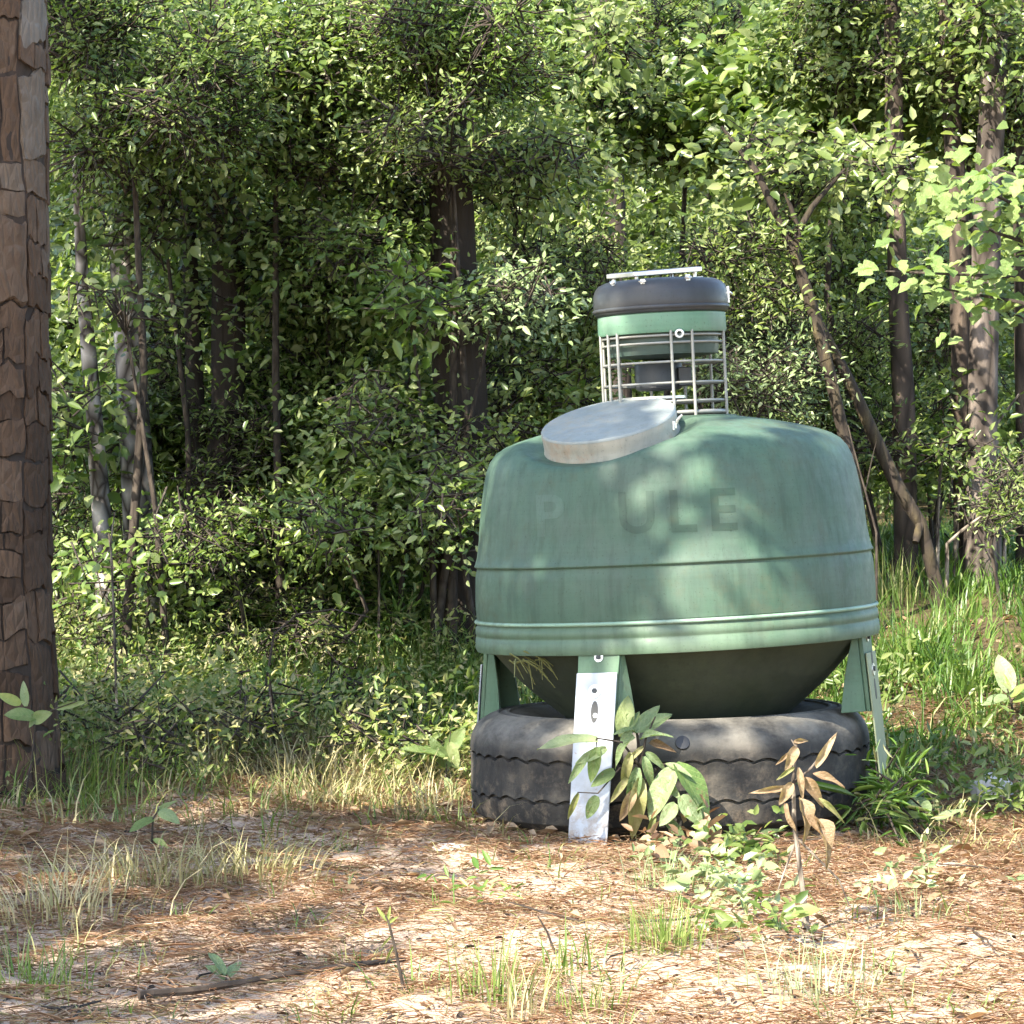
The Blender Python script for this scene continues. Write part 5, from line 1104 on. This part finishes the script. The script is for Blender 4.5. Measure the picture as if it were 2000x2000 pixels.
# ------------------------------------------------------------------ dead stems, sticks, stones
def stem_thing(label, pts, w, Y, mkey='deadwood', name='dead_stem', cat='dead stem', seed=0, side=None):
    q = [at(x, y, Y) for x, y in pts]; b = q[0].copy(); b.z = min(b.z, hz(b.x, b.y))
    q = [Vector((q[0].x, q[0].y, b.z - .03))] + q[0:] if q[0].z > b.z + .05 else q
    t = empty(name, b, label, cat)
    k = (Y - CAMY) / F
    mb = MB(); mb.tube([v - b for v in q], list(np.linspace(w * k / 2, w * k * .2, len(q))), 7, wob=.1, seed=seed); mb.build('stem', M[mkey], t)
    for s_ in (side or []):
        mb = MB(); mb.tube([at(x, y, Y + .03) - b for x, y in s_], list(np.linspace(w * k * .3, w * k * .12, len(s_))), 6); mb.build('side_twig', M[mkey], t)
stem_thing('pale dead stem bending right near the right trunk foot', [(1868, 1000), (1890, 920), (1930, 850), (1990, 770)], 11, 3.9, side=[[(1900, 890), (1880, 860), (1876, 830)]], seed=1)
stem_thing('thin arched dead cane left of the right trunk', [(1832, 1010), (1836, 930), (1846, 870), (1880, 840)], 8, 3.7, seed=2)
stem_thing('upright dead cane between yellow and straight trunks', [(1772, 960), (1782, 900), (1796, 850)], 10, 4.0, seed=3)
stem_thing('whitish dead branch leaning at the grass edge under the right trunk', [(1850, 1062), (1880, 1035), (1915, 1010), (1965, 1002)], 9, 3.4, seed=4)
stem_thing('slender dead stem right of the pinkish trunk', [(1962, 1010), (1956, 930), (1948, 860)], 9, 3.8, seed=5)
stem_thing('bundle of bent dry canes before the big dark pine', [(872, 960), (860, 880), (880, 820), (930, 790)], 7, 3.2, side=[[(866, 900), (840, 850), (850, 800)], [(862, 890), (900, 850), (912, 800)], [(868, 930), (905, 890), (935, 860)]], seed=6, mkey='twig')
stem_thing('pale slanting dead twig behind the tank left side', [(740, 1060), (790, 1020), (850, 980)], 6, 2.4, seed=7)
stem_thing('dead cane at the right shoulder of the tank', [(1712, 1040), (1690, 960), (1668, 880), (1656, 830)], 6, 2.6, mkey='twig', seed=8, side=[[(1690, 960), (1702, 900), (1712, 860)]])
stem_thing('thin brown arched bramble cane over the left weeds', [(520, 1330), (535, 1240), (580, 1200), (650, 1190), (720, 1205)], 6, 1.2, mkey='twig', seed=9)
stem_thing('tall grey weed stem standing beside the left pine', [(228, 1400), (222, 1200), (216, 1060), (224, 1000)], 7, 1.0, seed=10)

def stick(label, pts, r, mkey, name='fallen_stick', cat='stick', seed=0, lift=.006):
    q = []
    for x, y in pts:
        g = ground_at(x, y); q.append(g + Vector((0, 0, .012 + r * .8 + lift * noise.noise(Vector((x * .02, y * .02, seed))))))
    b = q[0].copy(); t = []
    mb = MB(); fine = []
    for a, c in zip(q, q[1:]):
        for k in range(4): fine.append(a.lerp(c, k / 4) + Vector((noise.noise(a + Vector((k, 0, seed))) * .008, noise.noise(a + Vector((0, k, seed))) * .012, 0)) - b)
    fine.append(q[-1] - b); mb.tube(fine, list(np.linspace(r, r * .5, len(fine))), 7, wob=.25, seed=seed)
    o = mb.build(name, M[mkey]); o.location = b; tag(o, label, cat); return o
stick('long thin brown stick lying across the sand at lower left', [(268, 1968), (400, 1955), (540, 1928), (680, 1908), (790, 1895)], .0085, 'bark_red', lift=.004)
sticks_rg = np.random.default_rng(8)
stick('short dark twig at the bottom left corner', [(90, 1990), (150, 1984), (195, 1975)], .004, 'twig', seed=2)
stick('thin dark twig on the sand at far right', [(1890, 1825), (1920, 1850), (1945, 1872)], .003, 'twig', seed=3)
stick('pale stick lying in litter right of the tyre', [(1835, 1420), (1850, 1435), (1870, 1450)], .005, 'deadwood', seed=4)
stick('pale rotten log end in leaf litter right of the tyre', [(1785, 1495), (1815, 1492), (1850, 1492)], .022, 'deadwood', name='log', cat='log', seed=5)
def stone(label, px, py, sx, sy, sz, seed, mkey='stone'):
    g = ground_at(px, py); mb = MB(); nu, nv = 14, 9; vs_ = []
    for j in range(nv + 1):
        for i in range(nu):
            a = 2 * math.pi * i / nu; b = math.pi * j / nv
            d = Vector((math.sin(b) * math.cos(a), math.sin(b) * math.sin(a), math.cos(b))); k = 1 + .30 * noise.noise(d * 1.6 + Vector((seed * 3.3, 0, 0))) + .14 * noise.noise(d * 4 + Vector((0, seed, 0)))
            vs_.append((d.x * sx * k, d.y * sy * k, d.z * sz * k + sz * .45))
    mb.add(vs_, [(j * nu + i, (j + 1) * nu + i, (j + 1) * nu + (i + 1) % nu, j * nu + (i + 1) % nu) for j in range(nv) for i in range(nu)])
    o = mb.build('stone', M[mkey], angle=50); o.location = g; tag(o, label, 'stone')
stone('pale rounded stone in the litter at the right edge', 1938, 1560, .066, .050, .048, 1)
stone('flat pale stone on the ground left of the metal leg', 882, 1662, .050, .035, .012, 2)
stone('small pale stone on the sand right of the low creeper', 1405, 1722, .020, .018, .014, 3)
